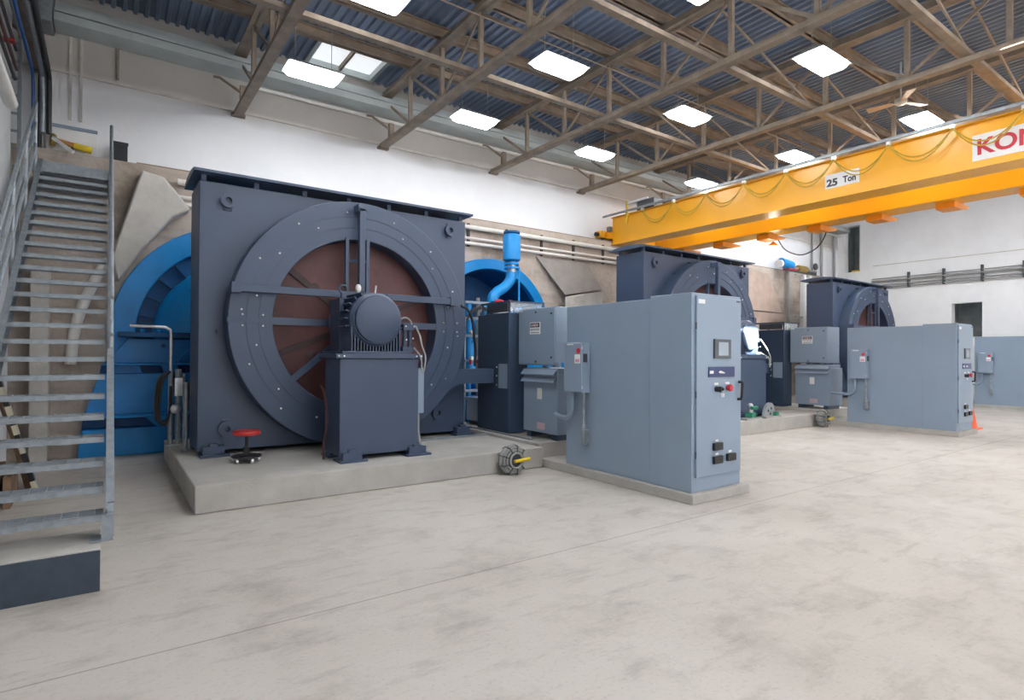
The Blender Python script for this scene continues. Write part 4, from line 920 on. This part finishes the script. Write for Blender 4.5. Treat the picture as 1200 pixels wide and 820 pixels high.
# two calipers standing on the middle pad
for i, (x, y) in enumerate(((12.38, 7.28), (11.62, 7.28))):
    cl = thing('brake_caliper', (x, y, .30), ('perforated steel half-disc on a plate with green clamp, on the middle pad', 'green clamp fitting standing beside the nearest cabinet on the middle pad')[i], 'fitting', 'fittings on the middle pad')
    MB().box(x - .30, x + .28, y - .10, y + .09, .30, .345).build('base_plate', M['cablegrey'], cl)
    if i == 0:
        k = MB().prism([(x - .05 + .22 * cos(PI * j / 14 - .2), y - .02, .345 + .30 * sin(PI * j / 14) + .0) for j in range(15)], (0, .06, 0)); k.build('half_disc', M['steel'], cl)
        for (dx, dz) in ((-.10, .12), (.02, .17), (-.02, .05)): MB().lathe((x + dx, y - .021, .345 + dz), NEGY, [(.03, 0), (.03, .004)], 12).build('hole', M['bezel'], cl)
        MB().box(x + .10, x + .2, y - .1, y + .02, .345, .43).build('clamp', M['green'], cl)
    else:
        MB().cyl((x, y, .345), (x, y, .60), .05, 12).build('stem', M['steel'], cl); MB().box(x - .08, x + .08, y - .08, y + .08, .36, .46).build('clamp', M['green'], cl)
        MB().cyl((x - .05, y - .05, .56), (x + .16, y - .05, .56), .04, 12).build('cross_pipe', M['green'], cl); MB().lathe((x - .02, y, .60), UPZ, [(.06, 0), (.06, .03), (.03, .06)], 14).build('handwheel', M['steel'], cl)

cn = thing('traffic_cone', (16.86, 4.86, 0), 'orange traffic cone on the floor right of the second control cabinet', 'cone')
MB().box(16.66, 17.06, 4.66, 5.06, 0, .035).build('base', M['cone'], cn, bevel=.01)
MB().lathe((16.86, 4.86, .035), UPZ, [(.155, 0), (.145, .02), (.035, .62), (.028, .63)], 28).build('body', M['cone'], cn)

# ------------------------------------------------------------------ overhead crane
GB, GT = 4.83, 5.62
kr = thing('bridge_crane', (12.9, 6, 4.8), 'yellow double girder overhead crane spanning the hall', 'crane')
def girder(x0, x1, name='girder'):
    k = MB().box(x0, x1, -4.5, 11.69, GB + .03, GT - .03).box(x0 - .06, x1 + .06, -4.5, 11.69, GT - .03, GT).box(x0 - .07, x1 + .07, -4.5, 11.69, GB, GB + .03)
    k.build(name, M['yellow'], kr)
girder(11.78, 12.22); girder(13.62, 14.05)
MB().box(14.10, 14.62, -4.5, 11.5, 4.93, 4.96).build('walkway', M['orange'], kr)
bk = None
for k in range(12):
    y = 10.92 - 1.31 * k
    if bk is None: bk = MB().prism([(13.75, y - .16, 4.825), (14.55, y - .16, 4.825), (14.55, y - .16, 4.78), (14.15, y - .16, 4.70), (13.75, y - .16, 4.70)], (0, .32, 0)).build('walkway_bracket', M['orange'], kr)
    else: copy_part(bk, (0, -1.31 * k, 0))
# end carriage on the back ledge
MB().box(11.35, 14.5, 11.73, 11.95, 5.03, 5.22).build('end_carriage', M['yellow'], kr, bevel=.01)
for x in (11.55, 14.2):
    MB().lathe((x, 11.78, 5.12), (0, 1, 0), [(.10, 0), (.12, .02), (.12, .1), (.10, .12)], 24).build('wheel', M['bezel'], kr)
    MB().lathe((x, 11.70, 5.13), (0, 1, 0), [(.06, 0), (.06, .03)], 18).build('wheel_cap', M['orange'], kr)
MB().lathe((11.35, 11.84, 5.12), (-1, 0, 0), [(.06, 0), (.06, .10), (.03, .12)], 16).build('buffer', M['black'], kr)
MB().box(11.58, 11.70, 11.62, 11.73, 5.20, 5.34).build('drive_motor', M['bezel'], kr)
# festoon track and its looping cables
for x, z in ((11.66, 5.66), (11.60, 5.63)): MB().box(x - .02, x + .02, -4.5, 11.9, z, z + .045).build('festoon_track', M['galv'], kr)
hy = [9.43, 8.46, 7.47, 6.50, 5.53, 4.56, 3.59, 2.66, 1.70, .75]
hy = [10.45] + hy
for i, y in enumerate(hy):
    MB().box(11.60, 11.68, y - .03, y + .03, 5.56, 5.63).build('festoon_trolley', M['bolt'], kr)
for i in range(len(hy) - 1):
    for sag, dx in ((.34, 0), (.42, -.025)):
        a, b = hy[i], hy[i + 1]
        MB().tube([(11.63 + dx, a + (b - a) * s / 12, 5.57 - sag * (1 - (2 * s / 12 - 1) ** 2)) for s in range(13)], .012, 6).build('festoon_cable', M['festoon'], kr)
# electrical gear on top of the back end of the girder
MB().box(11.80, 12.15, 10.2, 10.8, GT, GT + .28).build('control_box', M['bezel'], kr, bevel=.01)
MB().box(11.66, 11.70, 11.02, 11.08, 5.35, 5.95).build('bracket_post', M['ochre'], kr); MB().box(11.66, 11.70, 10.3, 11.1, 5.86, 5.91).build('bracket_arm', M['white'], kr)
MB().box(11.7, 11.74, 11.0, 11.1, 5.55, 5.62).build('post_foot', M['yellow'], kr)
# makers panel and rating plate
FX = 11.78
pn = MB().box(FX - .008, FX, 1.62, 3.36, 4.965, 5.395).build('maker_panel', M['white'], kr); pn['label'] = 'white panel with red lettering'
lettering('KONE', 'lettering', M['redsign'], pn, (FX - .009, 3.29, 5.05), (0, -1, 0), UPZ, .98, .27, .004, .025)
rt_ = MB().box(FX - .008, FX, 5.12, 5.76, 5.06, 5.335).build('rating_plate', M['white'], kr)
lettering('25', 'lettering', M['black'], rt_, (FX - .009, 5.73, 5.09), (0, -1, 0), UPZ, .21, .15, .004, .04)
lettering('Ton', 'lettering', M['black'], rt_, (FX - .009, 5.42, 5.11), (0, -1, 0), UPZ, .24, .13, .004, .03)
# runway rail on the ledge
tag(MB().box(.4, XR, 11.80, 11.88, LEDGE, 4.98).build('crane_rail', M['brown'], origin=(10, 11.84, LEDGE)), 'long crane runway rail on the concrete ledge of the back wall', 'rail')
# hanging lamp
hl = thing('crane_lamp', (14.25, 8.30, 4.42), 'glowing globe lamp hanging under the crane walkway', 'lamp')
MB().ball((14.25, 8.30, 4.52), .12, (1, 1, .95)).build('globe', M['bulb'], hl)
MB().lathe((14.25, 8.30, 4.58), UPZ, [(.10, 0), (.11, .04), (.05, .09), (.03, .12)], 20).build('socket', M['orange'], hl)
MB().cyl((14.25, 8.30, 4.68), (14.25, 8.30, 4.69), .012, 8).build('stem', M['steel'], hl)
tag(MB().tube(smooth([(14.4, 8.25, 4.76), (14.45, 8.1, 4.5), (14.5, 7.85, 4.34), (14.5, 7.6, 4.3), (14.5, 7.3, 4.42), (14.45, 7.1, 4.62), (14.4, 7.02, 4.76)]), .014, 8).build('slack_cable', M['cable'], origin=(14.4, 7.6, 4.5)), 'slack black cable looping under the crane right of the globe lamp', 'cable')

# ------------------------------------------------------------------ ceiling fan
FXc, FYc, FZ = 12.05, 4.52, 6.42
fn = thing('ceiling_fan', (FXc, FYc, FZ), 'three-bladed ceiling fan above the yellow crane', 'fan')
MB().lathe((FXc, FYc, FZ - .02), UPZ, [(.06, 0), (.10, .03), (.10, .09), (.05, .12)], 24).build('motor', M['alu'], fn)
MB().cyl((FXc, FYc, FZ + .1), (FXc, FYc, 7.2), .014, 10).build('down_rod', M['alu'], fn)
MB().lathe((FXc, FYc, 6.84), UPZ, [(.03, 0), (.06, .05), (.07, .10), (.03, .14)], 18).build('canopy', M['alu'], fn)
for k in range(3):
    a = R(98 + 120 * k); d = Vector((cos(a), sin(a), 0)); s_ = Vector((-sin(a), cos(a), 0)); c0 = Vector((FXc, FYc, FZ + .02))
    MB().prism([c0 + d * .10 - s_ * .03, c0 + d * .16 - s_ * .055, c0 + d * .55 - s_ * .075 + Vector((0, 0, -.01)), c0 + d * .55 + s_ * .075 + Vector((0, 0, .02)), c0 + d * .16 + s_ * .055 + Vector((0, 0, .015)), c0 + d * .10 + s_ * .03], (0, 0, .008)).build('blade', M['fan'], fn)

# sun aimed through the added, unseen roof opening to brighten the middle motor
sun = bpy.data.lights.new('sunlight', 'SUN'); so_ = bpy.data.objects.new('sunlight', sun); C.objects.link(so_)
sun.energy = 110; sun.angle = R(.6); sun.color = (1, .97, .93)
so_.location = (9.0, -.9, 8.9)
so_.rotation_mode = 'QUATERNION'; so_.rotation_quaternion = (Vector((12.25, 7.6, 1.98)) - Vector((9.55, .65, 7.62))).to_track_quat('-Z', 'Y')
# ------------------------------------------------------------------ camera, view, world
cam = bpy.data.cameras.new('camera'); co = bpy.data.objects.new('camera', cam); C.objects.link(co)
cam.sensor_width = 36; cam.lens = 672 / 1200 * 36; cam.clip_start = .05; cam.clip_end = 200
az = math.atan2(476, 672)
co.rotation_mode = 'XYZ'
mw = Matrix.Rotation(-az, 4, 'Z') @ Matrix.Rotation(R(90.47), 4, 'X') @ Matrix.Rotation(R(.35), 4, 'Z')
co.matrix_world = Matrix.Translation((0, 0, 1.7)) @ mw
sc_ = bpy.context.scene; sc_.camera = co
wd = bpy.data.worlds.new('sky'); sc_.world = wd; wd.use_nodes = True
wd.node_tree.nodes['Background'].inputs[0].default_value = (.8, .88, 1, 1); wd.node_tree.nodes['Background'].inputs[1].default_value = .6
sc_.view_settings.view_transform = 'Standard'; sc_.view_settings.look = 'None'; sc_.view_settings.gamma = 1
sc_.view_settings.exposure = 0.36; sc_.view_settings.use_curve_mapping = False
sc_.cycles.max_bounces = 8; sc_.cycles.diffuse_bounces = 5; sc_.cycles.use_denoising = True; sc_.cycles.sample_clamp_indirect = 6
for o in list(bpy.data.objects):
    if 'o' in o: del o['o']
